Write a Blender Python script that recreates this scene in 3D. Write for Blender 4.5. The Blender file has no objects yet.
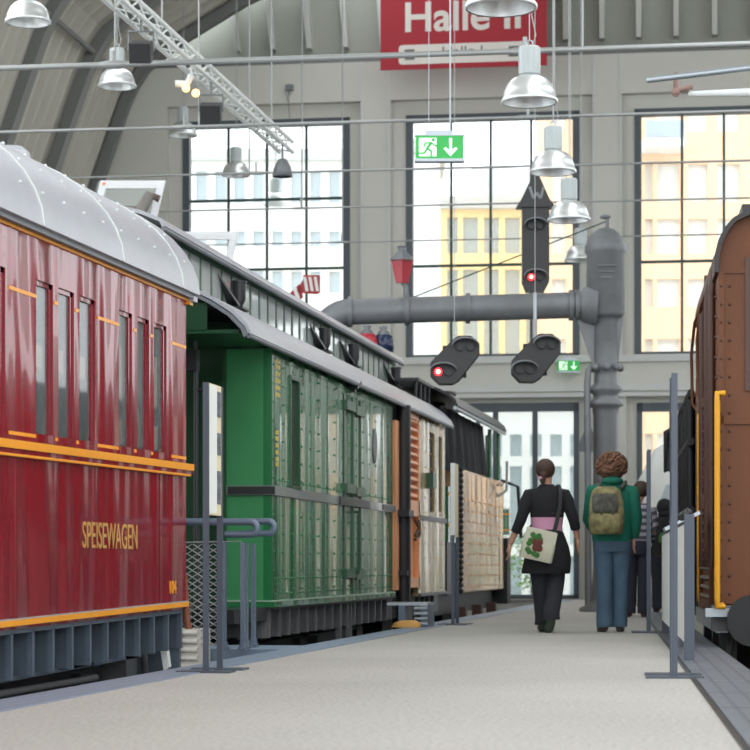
import bpy, math, random
from mathutils import Vector, Matrix
random.seed(7)
SC = bpy.context.scene
COL = SC.collection
# ------------------------------------------------------------------ camera
FPX, YH, CAMH = 2200.0, 565.0, 0.667
YAW = math.atan(380.0/FPX)
cd = bpy.data.cameras.new('camera'); cam = bpy.data.objects.new('camera', cd); COL.objects.link(cam)
cam.location = (0, 0, CAMH); cam.rotation_euler = (math.pi/2, 0, YAW)
cd.sensor_width = 36; cd.lens = FPX/750*36; cd.shift_y = (YH-375)/750
cd.clip_end = 500
cd.dof.use_dof = True; cd.dof.focus_distance = 16.5; cd.dof.aperture_fstop = 4.5
SC.camera = cam
# ------------------------------------------------------------------ sky, light, exposure
w = bpy.data.worlds.new('sky'); SC.world = w; w.use_nodes = True
bg = w.node_tree.nodes['Background']; bg.inputs[0].default_value = (0.93, 0.965, 1.0, 1); bg.inputs[1].default_value = 3.4
def area(name, loc, size, energy, rot=(0,0,0), col=(1,1,1)):
    l = bpy.data.lights.new(name, 'AREA'); l.shape = 'RECTANGLE'; l.size, l.size_y = size; l.energy = energy; l.color = col
    o = bpy.data.objects.new(name, l); o.location = loc; o.rotation_euler = rot; COL.objects.link(o); return o
# daylight falling through the glazed strips of the roof
area('skylight_middle', (0.5, 9, 11.4), (3.2, 34), 430)
area('skylight_left', (-9.5, 14, 9.6), (2.6, 30), 260, (0, math.radians(-25), 0))
area('skylight_right', (8.5, 9, 11.0), (2.6, 32), 240, (0, math.radians(20), 0))
area('daylight_rear', (-1.0, -7.5, 5.5), (9, 7), 200, (math.radians(80), 0, 0))  # stands behind the camera facing down the hall, not under the roof strips
SC.view_settings.view_transform = 'Standard'; SC.view_settings.look = 'None'
SC.view_settings.gamma = 1; SC.view_settings.use_curve_mapping = False
SC.view_settings.exposure = -0.2
# ------------------------------------------------------------------ pixel helpers used for measuring only
ca, sa = math.cos(YAW), math.sin(YAW)
def ray(px, py=YH):
    u = (px-375)/FPX; v = (YH-py)/FPX
    return Vector((u*ca-sa, ca+u*sa, v))
def PT(px, py, d):
    r = ray(px, py); return Vector((r.x*d, r.y*d, CAMH+r.z*d))
def GD(px, py):
    return PT(px, py, CAMH*FPX/(py-YH))
def YZ(px, py, X):
    r = ray(px, py); d = X/r.x
    return r.y*d, CAMH+r.z*d
# ------------------------------------------------------------------ materials
def lin(c):
    return tuple(((x/255)/12.92 if x/255 <= .04045 else ((x/255+.055)/1.055)**2.4) for x in c)
MATS = {}
def mat(name, col, rough=.5, metal=0, coat=0, bump=None, var=None, emit=None, estr=1, trans=0, alpha=1, spec=.5):
    if name in MATS: return MATS[name]
    m = bpy.data.materials.new(name); m.use_nodes = True; nt = m.node_tree; b = nt.nodes['Principled BSDF']
    c = lin(col); b.inputs['Base Color'].default_value = (*c, 1)
    b.inputs['Roughness'].default_value = rough; b.inputs['Metallic'].default_value = metal
    b.inputs['Coat Weight'].default_value = coat; b.inputs['Coat Roughness'].default_value = .04
    b.inputs['Specular IOR Level'].default_value = spec
    if emit: b.inputs['Emission Color'].default_value = (*lin(emit), 1); b.inputs['Emission Strength'].default_value = estr
    if trans: b.inputs['Transmission Weight'].default_value = trans; b.inputs['IOR'].default_value = 1.2
    b.inputs['Alpha'].default_value = alpha
    tc = nt.nodes.new('ShaderNodeTexCoord')
    def noise(scale3, scale, detail=3):
        mp = nt.nodes.new('ShaderNodeMapping'); mp.inputs['Scale'].default_value = scale3; mp.inputs['Location'].default_value = (3.1, 1.7, .4)
        nt.links.new(tc.outputs['Object'], mp.inputs[0])
        n = nt.nodes.new('ShaderNodeTexNoise'); n.inputs['Scale'].default_value = scale; n.inputs['Detail'].default_value = detail
        nt.links.new(mp.outputs[0], n.inputs['Vector']); return n
    if var:      # (scale3, scale, amount)
        n = noise(var[0], var[1]); mx = nt.nodes.new('ShaderNodeMix'); mx.data_type = 'RGBA'
        k = var[2]
        mx.inputs[6].default_value = (*[x*(1-k) for x in c], 1); mx.inputs[7].default_value = (*[min(1, x*(1+k)) for x in c], 1)
        rp = nt.nodes.new('ShaderNodeMapRange'); rp.inputs[1].default_value = .3; rp.inputs[2].default_value = .7
        nt.links.new(n.outputs[0], rp.inputs[0]); nt.links.new(rp.outputs[0], mx.inputs[0]); nt.links.new(mx.outputs[2], b.inputs['Base Color'])
    if bump:     # (scale3, scale, strength, distance)
        n = noise(bump[0], bump[1], 1 if coat else 3); bp = nt.nodes.new('ShaderNodeBump')
        bp.inputs['Strength'].default_value = bump[2]; bp.inputs['Distance'].default_value = bump[3]
        nt.links.new(n.outputs[0], bp.inputs['Height']); nt.links.new(bp.outputs[0], b.inputs['Normal'])
        if coat: nt.links.new(bp.outputs[0], b.inputs['Coat Normal'])
    MATS[name] = m; return m
PANEL = ((1, 1, .22), 2.6)
M = dict(
 red=mat('maroon_gloss_paint', (128, 18, 33), .24, coat=.3, spec=.35, bump=((1,1,.16), 2.6, 1, .06), var=((1,1,.3), 3, .12)),
 orange=mat('orange_trim_paint', (240, 158, 30), .35),
 roofgrey=mat('pale_grey_roof_paint', (172, 174, 180), .35, bump=((1,1,1), 3, .2, .02), var=((1,1,1), 3, .05)),
 gutter=mat('dark_gutter_grey', (112, 117, 122), .45),
 green=mat('bottle_green_gloss_paint', (34, 104, 60), .22, coat=.5, bump=((1,1,.09), 1.7, 1, .06), var=((1,1,.3), 1.5, .08)),
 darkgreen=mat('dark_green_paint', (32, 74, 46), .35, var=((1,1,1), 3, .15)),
 olive=mat('olive_paint_with_reflection', (166, 146, 104), .24, coat=.35, bump=((1,1,.16), 1.6, .9, .04), var=((1,1,.3), 3, .2)),  # olive pulled towards tan to carry the orange facade's reflection
 lampw=mat('lamp_housing_grey', (176, 184, 184), .4),
 tan=mat('varnished_tan_wood', (222, 154, 106), .4, var=((1,1,.1), 9, .2)),
 tender=mat('tender_paint_with_reflection', (190, 148, 108), .22, coat=.7, bump=((1,1,.14), 2.4, .9, .03), var=((1,1,.4), 2, .25)),  # warm mottling stands in for the orange building reflected in the side
 brown=mat('chocolate_brown_paint', (106, 64, 38), .5, coat=.0, spec=.3, bump=((1,1,.3), 2, .3, .02), var=((1,1,.4), 2, .12)),
 brownd=mat('dark_brown_paint', (74, 44, 30), .45, coat=.0),
 yellow=mat('yellow_handrail_paint', (226, 160, 24), .4),
 sole=mat('blue_grey_frame_paint', (84, 96, 108), .4, var=((1,1,1), 4, .15)),
 soleg=mat('grey_frame_paint', (98, 100, 102), .5, var=((1,1,1), 5, .15)),
 black=mat('black_oily_steel', (24, 24, 26), .5, var=((1,1,1), 6, .3)),
 blackp=mat('black_paint', (34, 36, 38), .4),
 canvas=mat('black_canvas', (40, 42, 46), .85, bump=((1,1,1), 5, .4, .03)),
 iron=mat('cast_iron_grey', (118, 121, 124), .45, metal=.15, bump=((1,1,1), 8, .25, .01), var=((1,1,1), 4, .12)),
 post=mat('slate_grey_post_paint', (74, 82, 94), .4, metal=.2),
 rail=mat('blue_grey_tube_paint', (98, 112, 128), .35, metal=.2),
 steel=mat('galvanised_steel', (168, 176, 182), .35, metal=.6),
 wire=mat('light_steel_wire', (158, 161, 160), .4, metal=.4),
 alu=mat('spun_aluminium', (228, 232, 232), .32, metal=.7, bump=((1,1,1), 6, .1, .01)),
 white=mat('white_enamel', (222, 226, 224), .4),
 whiteb=mat('white_frame_plastic', (226, 228, 230), .4),
 ribw=mat('ivory_ribbed_plastic', (214, 210, 200), .5),
 glass=mat('clear_glass', (225, 240, 236), .03, trans=0, alpha=.12, spec=.8),
 carglass=mat('carriage_window_glass', (120, 130, 130), .05, alpha=.38, spec=.9),
 mirror=mat('clerestory_glass', (200, 206, 204), .12, metal=.3),  # pale base colour stands in for bright sky reflected in the panes
 curtain=mat('grey_curtain', (150, 152, 150), .8, var=((1,8,1), 3, .15)),
 paper=mat('buff_paper', (206, 186, 160), .8),
 dark=mat('dark_interior', (40, 34, 30), .8),
 wall=mat('light_grey_plaster', (196, 196, 188), .8, var=((1,1,1), .7, .03)),
 walltrim=mat('grey_wall_moulding', (196, 198, 196), .7),
 frame=mat('dark_grey_window_frame', (72, 82, 88), .5),
 bar=mat('dark_green_glazing_bar', (28, 62, 58), .5),
 rib=mat('dark_grey_arch_steel', (116, 118, 116), .6),
 corr=mat('beige_corrugated_roofing', (176, 173, 162), .7, var=((1,1,1), .8, .06)),
 fin=mat('pale_fin', (196, 198, 192), .6),
 bandm=mat('green_grey_gable_sheet', (160, 164, 154), .7),
 banner=mat('crimson_banner', (158, 34, 46), .7),
 bwhite=mat('banner_white', (214, 208, 200), .7),
 bgrey=mat('banner_grey_print', (110, 108, 106), .7),
 egreen=mat('exit_green', (40, 160, 70), .4, emit=(50, 180, 80), estr=.35),
 ewhite=mat('exit_white', (230, 250, 230), .4, emit=(230, 255, 230), estr=.7),
 redlamp=mat('red_signal_light', (255, 60, 60), .3, emit=(255, 30, 40), estr=3),
 redcore=mat('bright_signal_core', (255, 200, 190), .3, emit=(255, 170, 150), estr=5),
 warm=mat('warm_lamp_light', (255, 210, 140), .3, emit=(255, 196, 110), estr=4),
 redglass=mat('red_lantern_glass', (170, 30, 48), .3, coat=.3),
 semred=mat('signal_red_paint', (160, 40, 44), .5), semwhite=mat('signal_white_paint', (224, 224, 220), .5),
 bluegl=mat('dark_blue_lantern_glass', (34, 48, 76), .2),
 cream=mat('cream_display_panel', (222, 210, 176), .6, var=((1,1,1), 9, .06)),
 creamw=mat('white_display_panel', (224, 226, 222), .6),
 photo=mat('printed_photo', (96, 98, 104), .6, var=((1,1,1), 22, .6)),
 gold=mat('gold_lettering', (190, 150, 80), .5),
 ylet=mat('yellow_lettering', (205, 180, 80), .5),
 belt=mat('grey_belt_rail', (110, 114, 112), .3, coat=.3),
 skin=mat('skin', (200, 150, 128), .6), hairb=mat('dark_brown_hair', (70, 50, 40), .7, bump=((1,1,.2), 30, .6, .01)),
 hairc=mat('curly_brown_hair', (112, 80, 62), .8, bump=((1,1,1), 40, .8, .01), var=((1,1,1), 14, .3)),
 blackc=mat('black_cotton', (30, 30, 34), .9, bump=((1,1,1), 12, .5, .02)),
 pinkc=mat('pink_cotton', (206, 150, 178), .85), tealc=mat('teal_green_fleece', (16, 104, 84), .85, bump=((1,1,1), 9, .5, .02)),
 jeans=mat('blue_denim', (74, 98, 118), .85, bump=((1,1,1), 10, .5, .02), var=((1,1,.6), 6, .2)),
 camo=mat('olive_camouflage_cloth', (128, 122, 84), .85, var=((1,1,1), 16, .45)),
 camod=mat('dark_camouflage_cloth', (84, 84, 76), .85, var=((1,1,1), 18, .4)),
 bagc=mat('cream_canvas_bag', (206, 206, 184), .8, bump=((1,1,1), 10, .4, .02)),
 bagg=mat('green_bag_print', (60, 112, 52), .8), bagr=mat('maroon_bag_print', (104, 52, 46), .8),
 shoe=mat('dark_brown_leather', (62, 44, 38), .6), shoeg=mat('dark_green_shoe', (56, 70, 58), .6),
 strw=mat('white_shirt_stripe', (170, 168, 176), .8), strd=mat('dark_shirt_stripe', (84, 80, 92), .8),
 bwall=mat('white_render_facade', (236, 238, 236), .8), borange=mat('orange_render_facade', (248, 208, 168), .8),
 byellow=mat('yellow_facade_frame', (250, 226, 168), .8), bgl=mat('facade_glass', (176, 190, 198), .3),
 bgreyf=mat('grey_facade', (196, 200, 200), .8), bsal=mat('salmon_facade', (236, 150, 116), .8),
 ground=mat('pale_paving', (196, 198, 190), .9), shrub=mat('leaf_green', (110, 150, 80), .8, var=((1,1,1), 5, .4)),
 pit=mat('dark_track_bed', (44, 42, 40), .9, var=((1,1,1), 5, .3)), railst=mat('worn_rail_steel', (110, 104, 98), .4, metal=.7),
 floorb=mat('grey_hall_floor', (120, 116, 110), .8),
)
def speckle(name, col, col2, scale):
    m = mat(name, col, .75); nt = m.node_tree; b = nt.nodes['Principled BSDF']
    tc = nt.nodes.new('ShaderNodeTexCoord'); n = nt.nodes.new('ShaderNodeTexNoise'); n.inputs['Scale'].default_value = scale; n.inputs['Detail'].default_value = 2
    n2 = nt.nodes.new('ShaderNodeTexNoise'); n2.inputs['Scale'].default_value = .6
    nt.links.new(tc.outputs['Object'], n.inputs['Vector']); nt.links.new(tc.outputs['Object'], n2.inputs['Vector'])
    ad = nt.nodes.new('ShaderNodeMath'); ad.operation = 'MULTIPLY_ADD'; ad.inputs[1].default_value = .25; nt.links.new(n2.outputs[0], ad.inputs[0]); nt.links.new(n.outputs[0], ad.inputs[2])
    rp = nt.nodes.new('ShaderNodeMapRange'); rp.inputs[1].default_value = .45; rp.inputs[2].default_value = .8
    mx = nt.nodes.new('ShaderNodeMix'); mx.data_type = 'RGBA'; mx.inputs[6].default_value = (*lin(col2), 1); mx.inputs[7].default_value = (*lin(col), 1)
    nt.links.new(ad.outputs[0], rp.inputs[0]); nt.links.new(rp.outputs[0], mx.inputs[0]); nt.links.new(mx.outputs[2], b.inputs['Base Color'])
    return m
M['floor'] = speckle('beige_terrazzo', (183, 181, 175), (152, 149, 143), 42)
def grating(name, col, col2, sx, sy):
    m = mat(name, col, .45, metal=.3); nt = m.node_tree; b = nt.nodes['Principled BSDF']
    tc = nt.nodes.new('ShaderNodeTexCoord'); br = nt.nodes.new('ShaderNodeTexBrick'); br.offset = 0
    br.inputs['Color1'].default_value = br.inputs['Color2'].default_value = (*lin(col), 1); br.inputs['Mortar'].default_value = (*lin(col2), 1)
    br.inputs['Scale'].default_value = 1; br.inputs['Mortar Size'].default_value = .012; br.inputs['Brick Width'].default_value = sx; br.inputs['Row Height'].default_value = sy
    nt.links.new(tc.outputs['Object'], br.inputs['Vector']); nt.links.new(br.outputs[0], b.inputs['Base Color']); return m
M['gratl'] = grating('blue_grey_floor_grating', (146, 164, 184), (118, 134, 152), .09, .05)
M['gratr'] = grating('dark_floor_grating', (140, 148, 156), (92, 98, 106), .1, .034)
# ------------------------------------------------------------------ mesh builder
class MB:
    def __init__(s): s.v = []; s.f = []; s.sm = []; s.mi = []; s.cur = 0
    def add(s, vs, fs, smooth=False):
        n = len(s.v); s.v += [tuple(v) for v in vs]
        for f in fs: s.f.append([i+n for i in f]); s.sm.append(smooth); s.mi.append(s.cur)
        return s
    def box(s, x0, x1, y0, y1, z0, z1, rot=None, piv=None):
        vs = [Vector((x, y, z)) for z in (z0, z1) for y in (y0, y1) for x in (x0, x1)]
        if rot is not None:
            p = Vector(piv) if piv else Vector(((x0+x1)/2, (y0+y1)/2, (z0+z1)/2)); vs = [p+rot@(v-p) for v in vs]
        return s.add(vs, [(0,2,3,1), (4,5,7,6), (0,1,5,4), (2,6,7,3), (0,4,6,2), (1,3,7,5)])
    def tube(s, pts, r, seg=10, smooth=True, caps=True, ry=None):
        pts = [Vector(p) for p in pts]; n = len(pts); rr = r if isinstance(r, (list, tuple)) else [r]*n
        rings = []; up = None
        for i, p in enumerate(pts):
            t = (pts[min(i+1, n-1)]-pts[max(i-1, 0)])
            t = t.normalized() if t.length > 1e-9 else Vector((0, 0, 1))
            if up is None:
                up = Vector((0, 0, 1)) if abs(t.z) < .9 else Vector((0, 1, 0))
            a = up.cross(t)
            if a.length < 1e-6: a = Vector((1, 0, 0)).cross(t)
            a.normalize(); b = t.cross(a).normalized(); up = b
            rings.append([p+(a*math.cos(2*math.pi*k/seg)+b*math.sin(2*math.pi*k/seg)*(ry or 1))*rr[i] for k in range(seg)])
        vs = [v for g in rings for v in g]; fs = []
        for i in range(n-1):
            for k in range(seg):
                k2 = (k+1) % seg; fs.append((i*seg+k, i*seg+k2, (i+1)*seg+k2, (i+1)*seg+k))
        s.add(vs, fs, smooth)
        if caps:
            s.add(rings[0], [tuple(reversed(range(seg)))]); s.add(rings[-1], [tuple(range(seg))])
        return s
    def loft(s, rings, seg=18, smooth=True, caps=True, pw=1.0):   # rings of (cx,cy,cz,rx,ry)
        vs = []
        for (cx, cy, cz, rx, ry) in rings:
            for k in range(seg):
                a = 2*math.pi*k/seg; c, d = math.cos(a), math.sin(a)
                if pw != 1: c = math.copysign(abs(c)**pw, c); d = math.copysign(abs(d)**pw, d)
                vs.append((cx+rx*c, cy+ry*d, cz))
        fs = [(i*seg+k, i*seg+(k+1) % seg, (i+1)*seg+(k+1) % seg, (i+1)*seg+k) for i in range(len(rings)-1) for k in range(seg)]
        n = len(rings)
        s.add(vs, fs, smooth)
        if caps: s.add(vs[:seg], [tuple(reversed(range(seg)))], smooth); s.add(vs[-seg:], [tuple(range(seg))], smooth)
        return s
    def lathe(s, prof, c=(0,0,0), seg=24, smooth=True):           # profile of (r,z)
        return s.loft([(c[0], c[1], c[2]+z, max(r, 1e-4), max(r, 1e-4)) for r, z in prof], seg, smooth, caps=False)
    def prism(s, poly, ax, a0, a1):                              # polygon in the plane across axis ax
        def mk(p, a):
            return {'x': (a, p[0], p[1]), 'y': (p[0], a, p[1]), 'z': (p[0], p[1], a)}[ax]
        n = len(poly); vs = [mk(p, a0) for p in poly]+[mk(p, a1) for p in poly]
        fs = [tuple(range(n)), tuple(reversed(range(n, 2*n)))]+[(i, i+n, (i+1) % n+n, (i+1) % n) for i in range(n)]
        return s.add(vs, fs)
    def strip(s, prof, ax, a0, a1, th, smooth=True, n=1):        # open profile swept along ax with thickness th (list of outward normals computed)
        P = [Vector((p[0], p[1])) for p in prof]; Q = []
        for i in range(len(P)):
            t = (P[min(i+1, len(P)-1)]-P[max(i-1, 0)]).normalized(); Q.append(P[i]+Vector((-t.y, t.x))*th)
        def mk(p, a): return (p.x, a, p.y) if ax == 'y' else (a, p.x, p.y)
        m = len(P); vs = []
        for a in (a0, a1): vs += [mk(p, a) for p in P]+[mk(q, a) for q in Q]
        fs = []
        for i in range(m-1):
            fs.append((i, i+1, 2*m+i+1, 2*m+i)); fs.append((m+i, 3*m+i, 3*m+i+1, m+i+1))
        s.add(vs, fs, smooth)
        ed = []
        for i in range(m-1): ed.append((i, m+i, m+i+1, i+1)); ed.append((2*m+i, 2*m+i+1, 3*m+i+1, 3*m+i))
        ed.append((0, 2*m, 3*m, m)); ed.append((m-1, 2*m-1, 4*m-1, 3*m-1))
        return s.add(vs, ed)
    def ball(s, c, r, sc=(1,1,1), seg=12, rg=8, wob=0):
        vs = []; fs = []
        for i in range(rg+1):
            th = math.pi*i/rg
            for k in range(seg):
                a = 2*math.pi*k/seg; q = 1+(random.uniform(-wob, wob) if wob and 0 < i < rg else 0)
                vs.append((c[0]+r*q*sc[0]*math.sin(th)*math.cos(a), c[1]+r*q*sc[1]*math.sin(th)*math.sin(a), c[2]+r*q*sc[2]*math.cos(th)))
        for i in range(rg):
            for k in range(seg):
                k2 = (k+1) % seg; fs.append((i*seg+k, (i+1)*seg+k, (i+1)*seg+k2, i*seg+k2))
        return s.add(vs, fs, True)
    def grid(s, a0, a1, z0, z1, holes, v0, v1, ax='x'):         # wall slab with rectangular holes (a0,a1,z0,z1)
        A = sorted({a0, a1, *[h[0] for h in holes], *[h[1] for h in holes]}); A = [a for a in A if a0 <= a <= a1]
        for i in range(len(A)-1):
            m = (A[i]+A[i+1])/2; hs = sorted([(h[2], h[3]) for h in holes if h[0] < m < h[1]])
            z = z0
            for h in hs+[(z1, z1)]:
                if h[0] > z+1e-6:
                    if ax == 'x': s.box(A[i], A[i+1], v0, v1, z, min(h[0], z1))
                    else: s.box(v0, v1, A[i], A[i+1], z, min(h[0], z1))
                z = max(z, h[1])
        return s
    def build(s, name, m, parent=None, loc=None, rot=None, bevel=0):
        me = bpy.data.meshes.new(name); me.from_pydata(s.v, [], s.f); me.validate()
        me.materials.append(m) if not isinstance(m, list) else [me.materials.append(q) for q in m]
        if len(me.polygons) == len(s.sm):
            me.polygons.foreach_set('use_smooth', s.sm); me.polygons.foreach_set('material_index', s.mi)
        me.update()
        o = bpy.data.objects.new(name, me); COL.objects.link(o)
        if parent: o.parent = parent
        if loc is not None: o.location = loc
        if rot is not None: o.rotation_euler = rot
        if bevel:
            b = o.modifiers.new('bevel', 'BEVEL'); b.width = bevel; b.segments = 2; b.limit_method = 'ANGLE'
        return o
def tag(o, label, cat, group=None, kind=None):
    o['label'] = label; o['category'] = cat
    if group: o['group'] = group
    if kind: o['kind'] = kind
    return o
def thing(name, label, cat, loc, rotz=0, group=None):
    o = bpy.data.objects.new(name, None); COL.objects.link(o); o.location = loc; o.rotation_euler = (0, 0, rotz); o.empty_display_size = .1
    return tag(o, label, cat, group)
def struct(o): o['kind'] = 'structure'; return o
def dup(root, loc, rotz=None, label=None, scale=None):
    def cp(o, par):
        c = o.copy(); COL.objects.link(c)
        if par: c.parent = par
        for ch in list(o.children): cp(ch, c)
        return c
    r = cp(root, None); r.location = loc
    if rotz is not None: r.rotation_euler = (0, 0, rotz)
    if label: r['label'] = label
    if scale: r.scale = (scale,)*3
    return r
def text(body, name, size, m, parent, loc, rot, extrude=.004, off=0, sx=1.0, align='LEFT'):
    c = bpy.data.curves.new(name, 'FONT'); c.body = body; c.size = size; c.extrude = extrude; c.offset = off; c.align_x = align
    t = bpy.data.objects.new(name+'_t', c); COL.objects.link(t); bpy.context.view_layer.update()
    me = bpy.data.meshes.new_from_object(t.evaluated_get(bpy.context.evaluated_depsgraph_get()))
    bpy.data.objects.remove(t); bpy.data.curves.remove(c)
    me.materials.clear(); me.materials.append(m); me.name = name
    for v in me.vertices: v.co.x *= sx
    o = bpy.data.objects.new(name, me); COL.objects.link(o); o.parent = parent; o.location = loc; o.rotation_euler = rot
    return o
H90 = math.pi/2
# ================================================================== THE HALL
XE_L0, XE_L1 = -3.66, -3.37            # outer and inner edge of the left grating strip
def edgeR(Y): return -.036-.066*(Y-8.1)
RT = math.atan(.066)                    # the right track leans to the left by this much
# wall frame: local x along the wall, local y away from the hall
WD = 42.0
WROT = YAW-math.radians(8.06)
WO = PT(500, YH, WD); WO.z = 0
We = Vector((math.cos(WROT), math.sin(WROT), 0)); Wn = Vector((-We.y, We.x, 0))
def W(px, py, off=0):
    r = ray(px, py); o = WO+Wn*off; d = o.dot(Wn)/r.dot(Wn); p = Vector((0, 0, CAMH))+r*d
    return (p-WO).dot(We), p.z
def WX(px, off=0): return W(px, 300, off)[0]
def WZ(px, py, off=0): return W(px, py, off)[1]
WL = (tuple(WO), (0, 0, WROT))
# platform and pits
f = MB(); f.prism([(XE_L1, 2), (XE_L1, 41.6), (edgeR(43), 43), (edgeR(2), 2)], 'z', -.9, 0); struct(f.build('floor', M['floor']))
f = MB(); f.box(XE_L0, XE_L1-.002, 2, 41, -.25, .006); struct(f.build('trim_1', M['gratl']))
f = MB()
for k in range(30):
    f.box(.02, .40, k*1.2+2, k*1.2+3.18, -.2, .004)
struct(f.build('trim_2', M['gratr'], None, (edgeR(0), 0, 0), (0, 0, RT)))
f = MB(); f.box(-.012, .012, 2, 38, -.2, .008); struct(f.build('trim_3', M['blackp'], None, (edgeR(0), 0, 0), (0, 0, RT)))
f = MB(); f.box(-14, 15, -10, 44, -1.0, -.92); struct(f.build('floor_lower', M['pit']))
for i, (x, rz, x0) in enumerate(((-5.03, 0, 0), (-6.46, 0, 0), (1.14, RT, edgeR(0)), (2.58, RT, edgeR(0)))):
    f = MB(); f.box(x-.07, x+.07, 0, 39, -.92, -.9); f.box(x-.012, x+.012, 0, 39, -.9, -.79); f.box(x-.035, x+.035, 0, 39, -.79, -.76)
    tag(f.build('rail', M['railst'], None, (x0, 0, 0), (0, 0, rz)),
        ('near rail of the left track under the carriages', 'far rail of the left track under the carriages', 'near rail of the right track under the brown locomotive', 'far rail of the right track under the brown locomotive')[i], 'rail', 'track rails')
f = MB(); f.box(-14.5, -7.6, -10, 44, -.9, -.02); struct(f.build('floor_left', M['floorb']))
f = MB(); f.box(3.9, 15, -10, 44, -.9, -.02); struct(f.build('floor_right', M['floorb']))
# back wall
HL = [(WX(183), WX(350), W(300, 357)[1], WZ(300, 118)), (WX(406), WX(579.5), WZ(500, 357), WZ(500, 113)), (WX(634.5), WX(810), WZ(700, 353.5), WZ(700, 105))]
zT = WZ(300, 66); zS = HL[1][2]
HL = [(a, b, zS, HL[1][3]) for a, b, c, d in HL]
D1 = (WX(452), WX(579), .02, WZ(530, 403)); D2 = (WX(637), WX(735), .02, WZ(650, 403))
D0 = (WX(240), WX(360), .02, D1[3])
holes = HL+[D0, D1, D2]
rec = [(a-.27, b+.27, c, d+.27) for a, b, c, d in HL]+[(a-.2, b+.2, c, d+.15) for a, b, c, d in (D0, D1, D2)]
# left arch outline of the vault in wall coordinates
ARC = [(40, 360), (97, 187), (112, 143), (125, 106), (133, 88), (146, 68), (177, 43), (247, 0), (330, -38), (420, -62), (500, -68)]
arc = [W(*p) for p in ARC]
xL = WX(97)
sL = -8.9; sR = 8.5
f = MB(); f.box(arc[0][0], sR, -.1, .2, -1, .02); struct(f.build('wall_back_footing', M['wall'], None, *WL))
f = MB(); f.grid(WX(140), sR, 0, zT, rec, -.18, 0)
f.prism([(arc[0][0], 0), (WX(140), 0), (WX(140), zT), (arc[5][0], zT)]+list(reversed(arc[1:5]))+[arc[0]], 'y', -.18, 0)
struct(f.build('wall_back', M['wall'], None, *WL))
f = MB(); f.grid(arc[2][0], sR, 0, zT, holes, 0, .2); struct(f.build('wall_back_inner', M['wall'], None, *WL))
f = MB()
f.box(WX(355), sR, -.26, -.15, zS-.14, zS-.02); f.box(WX(355), sR, -.24, -.15, WZ(500, 393), WZ(500, 386)); f.box(WX(355), sR, -.3, -.15, WZ(500, 404)+.1, WZ(500, 401.5)+.12)
struct(f.build('trim_4', M['walltrim'], None, *WL))
# pier panels
f = MB()
for a, b in ((353, 362), (364, 389), (391, 404), (582, 600), (602, 632)):
    pass
for x in (363, 390, 594, 621):
    s = WX(x); f.box(s-.02, s+.02, -.2, -.15, 0, zT)
struct(f.build('trim_5', M['walltrim'], None, *WL))
def window(n, h, vs, hs):
    a, b, c, d = h
    r = bpy.data.objects.new('window_%d' % n, None); COL.objects.link(r); r.location, r.rotation_euler = WL; r['kind'] = 'structure'
    t = .13
    m = MB(); m.box(a, a+t, -.03, .17, c, d); m.box(b-t, b, -.03, .17, c, d); m.box(a, b, -.03, .17, d-t, d); m.box(a, b, -.03, .17, c, c+.06); m.build('window_frame', M['frame'], r)
    for x in vs: q = MB(); q.box(x-.024, x+.024, .02, .09, c, d-t); q.build('glazing_bar', M['bar'], r)
    for z in hs: q = MB(); q.box(a+t, b-t, .025, .085, z-.025, z+.025); q.build('glazing_bar', M['bar'], r)
    q = MB(); q.box(a+t, b-t, .05, .06, c+.05, d-t); q.build('window_pane', M['glass'], r)
zb = WZ(500, 264.5)
window(1, HL[0], [WX(228), WX(266.5), WX(306)], [zb, zb+1.35])
window(2, HL[1], [WX(451), WX(490.5), WX(531)], [zb])
window(3, HL[2], [WX(682), WX(724), WX(768)], [zb])
def door(n, h, vs):
    a, b, c, d = h
    r = bpy.data.objects.new('door_%d' % n, None); COL.objects.link(r); r.location, r.rotation_euler = WL; r['kind'] = 'structure'
    m = MB(); m.box(a, a+.1, -.05, .15, c, d); m.box(b-.1, b, -.05, .15, c, d); m.box(a, b, -.05, .15, d-.16, d); m.box(a, b, -.05, .15, c, c+.08); m.build('door_frame', M['frame'], r)
    for x, wd in vs: q = MB(); q.box(x-wd, x+wd, -.02, .12, c, d-.1); q.build('door_stile', M['frame'], r)
    q = MB(); q.box(a+.05, b-.05, .05, .06, c+.05, d-.1); q.build('door_glass', M['glass'], r)
door(1, D1, [(WX(495.5), .05), (WX(535), .05), (WX(478), .04)])
door(2, D2, [(WX(672), .05)])
door(3, D0, [(WX(300), .05)])
# gable above the wall with pale fins
f = MB(); f.box(arc[3][0]+.3, sR, .7, .8, zT-.4, zT+3.2); struct(f.build('wall_gable', M['bandm'], None, *WL))
f = MB(); f.box(arc[5][0], sR, -.1, .7, zT, zT+.16); struct(f.build('trim_6', M['rib'], None, *WL))
f = MB()
for x in (232, 268, 305, 342, 379, 416, 453, 490, 527, 564, 601, 638, 676, 715, 755):
    s = WX(x); z0 = zT+.45
    ln = -.28*(1-max(0, min(1, (x-230)/300)))
    f.add([(s-.07+ln, .35, z0+2.4), (s+.07+ln, .35, z0+2.4), (s+.045, .45, z0), (s-.045, .45, z0), (s-.07+ln, .72, z0+2.4), (s+.07+ln, .72, z0+2.4), (s+.045, .72, z0), (s-.045, .72, z0)],
          [(0,1,2,3), (4,7,6,5), (0,3,7,4), (1,5,6,2), (3,2,6,7), (0,4,5,1)])
struct(f.build('trim_7', M['fin'], None, *WL))
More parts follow.
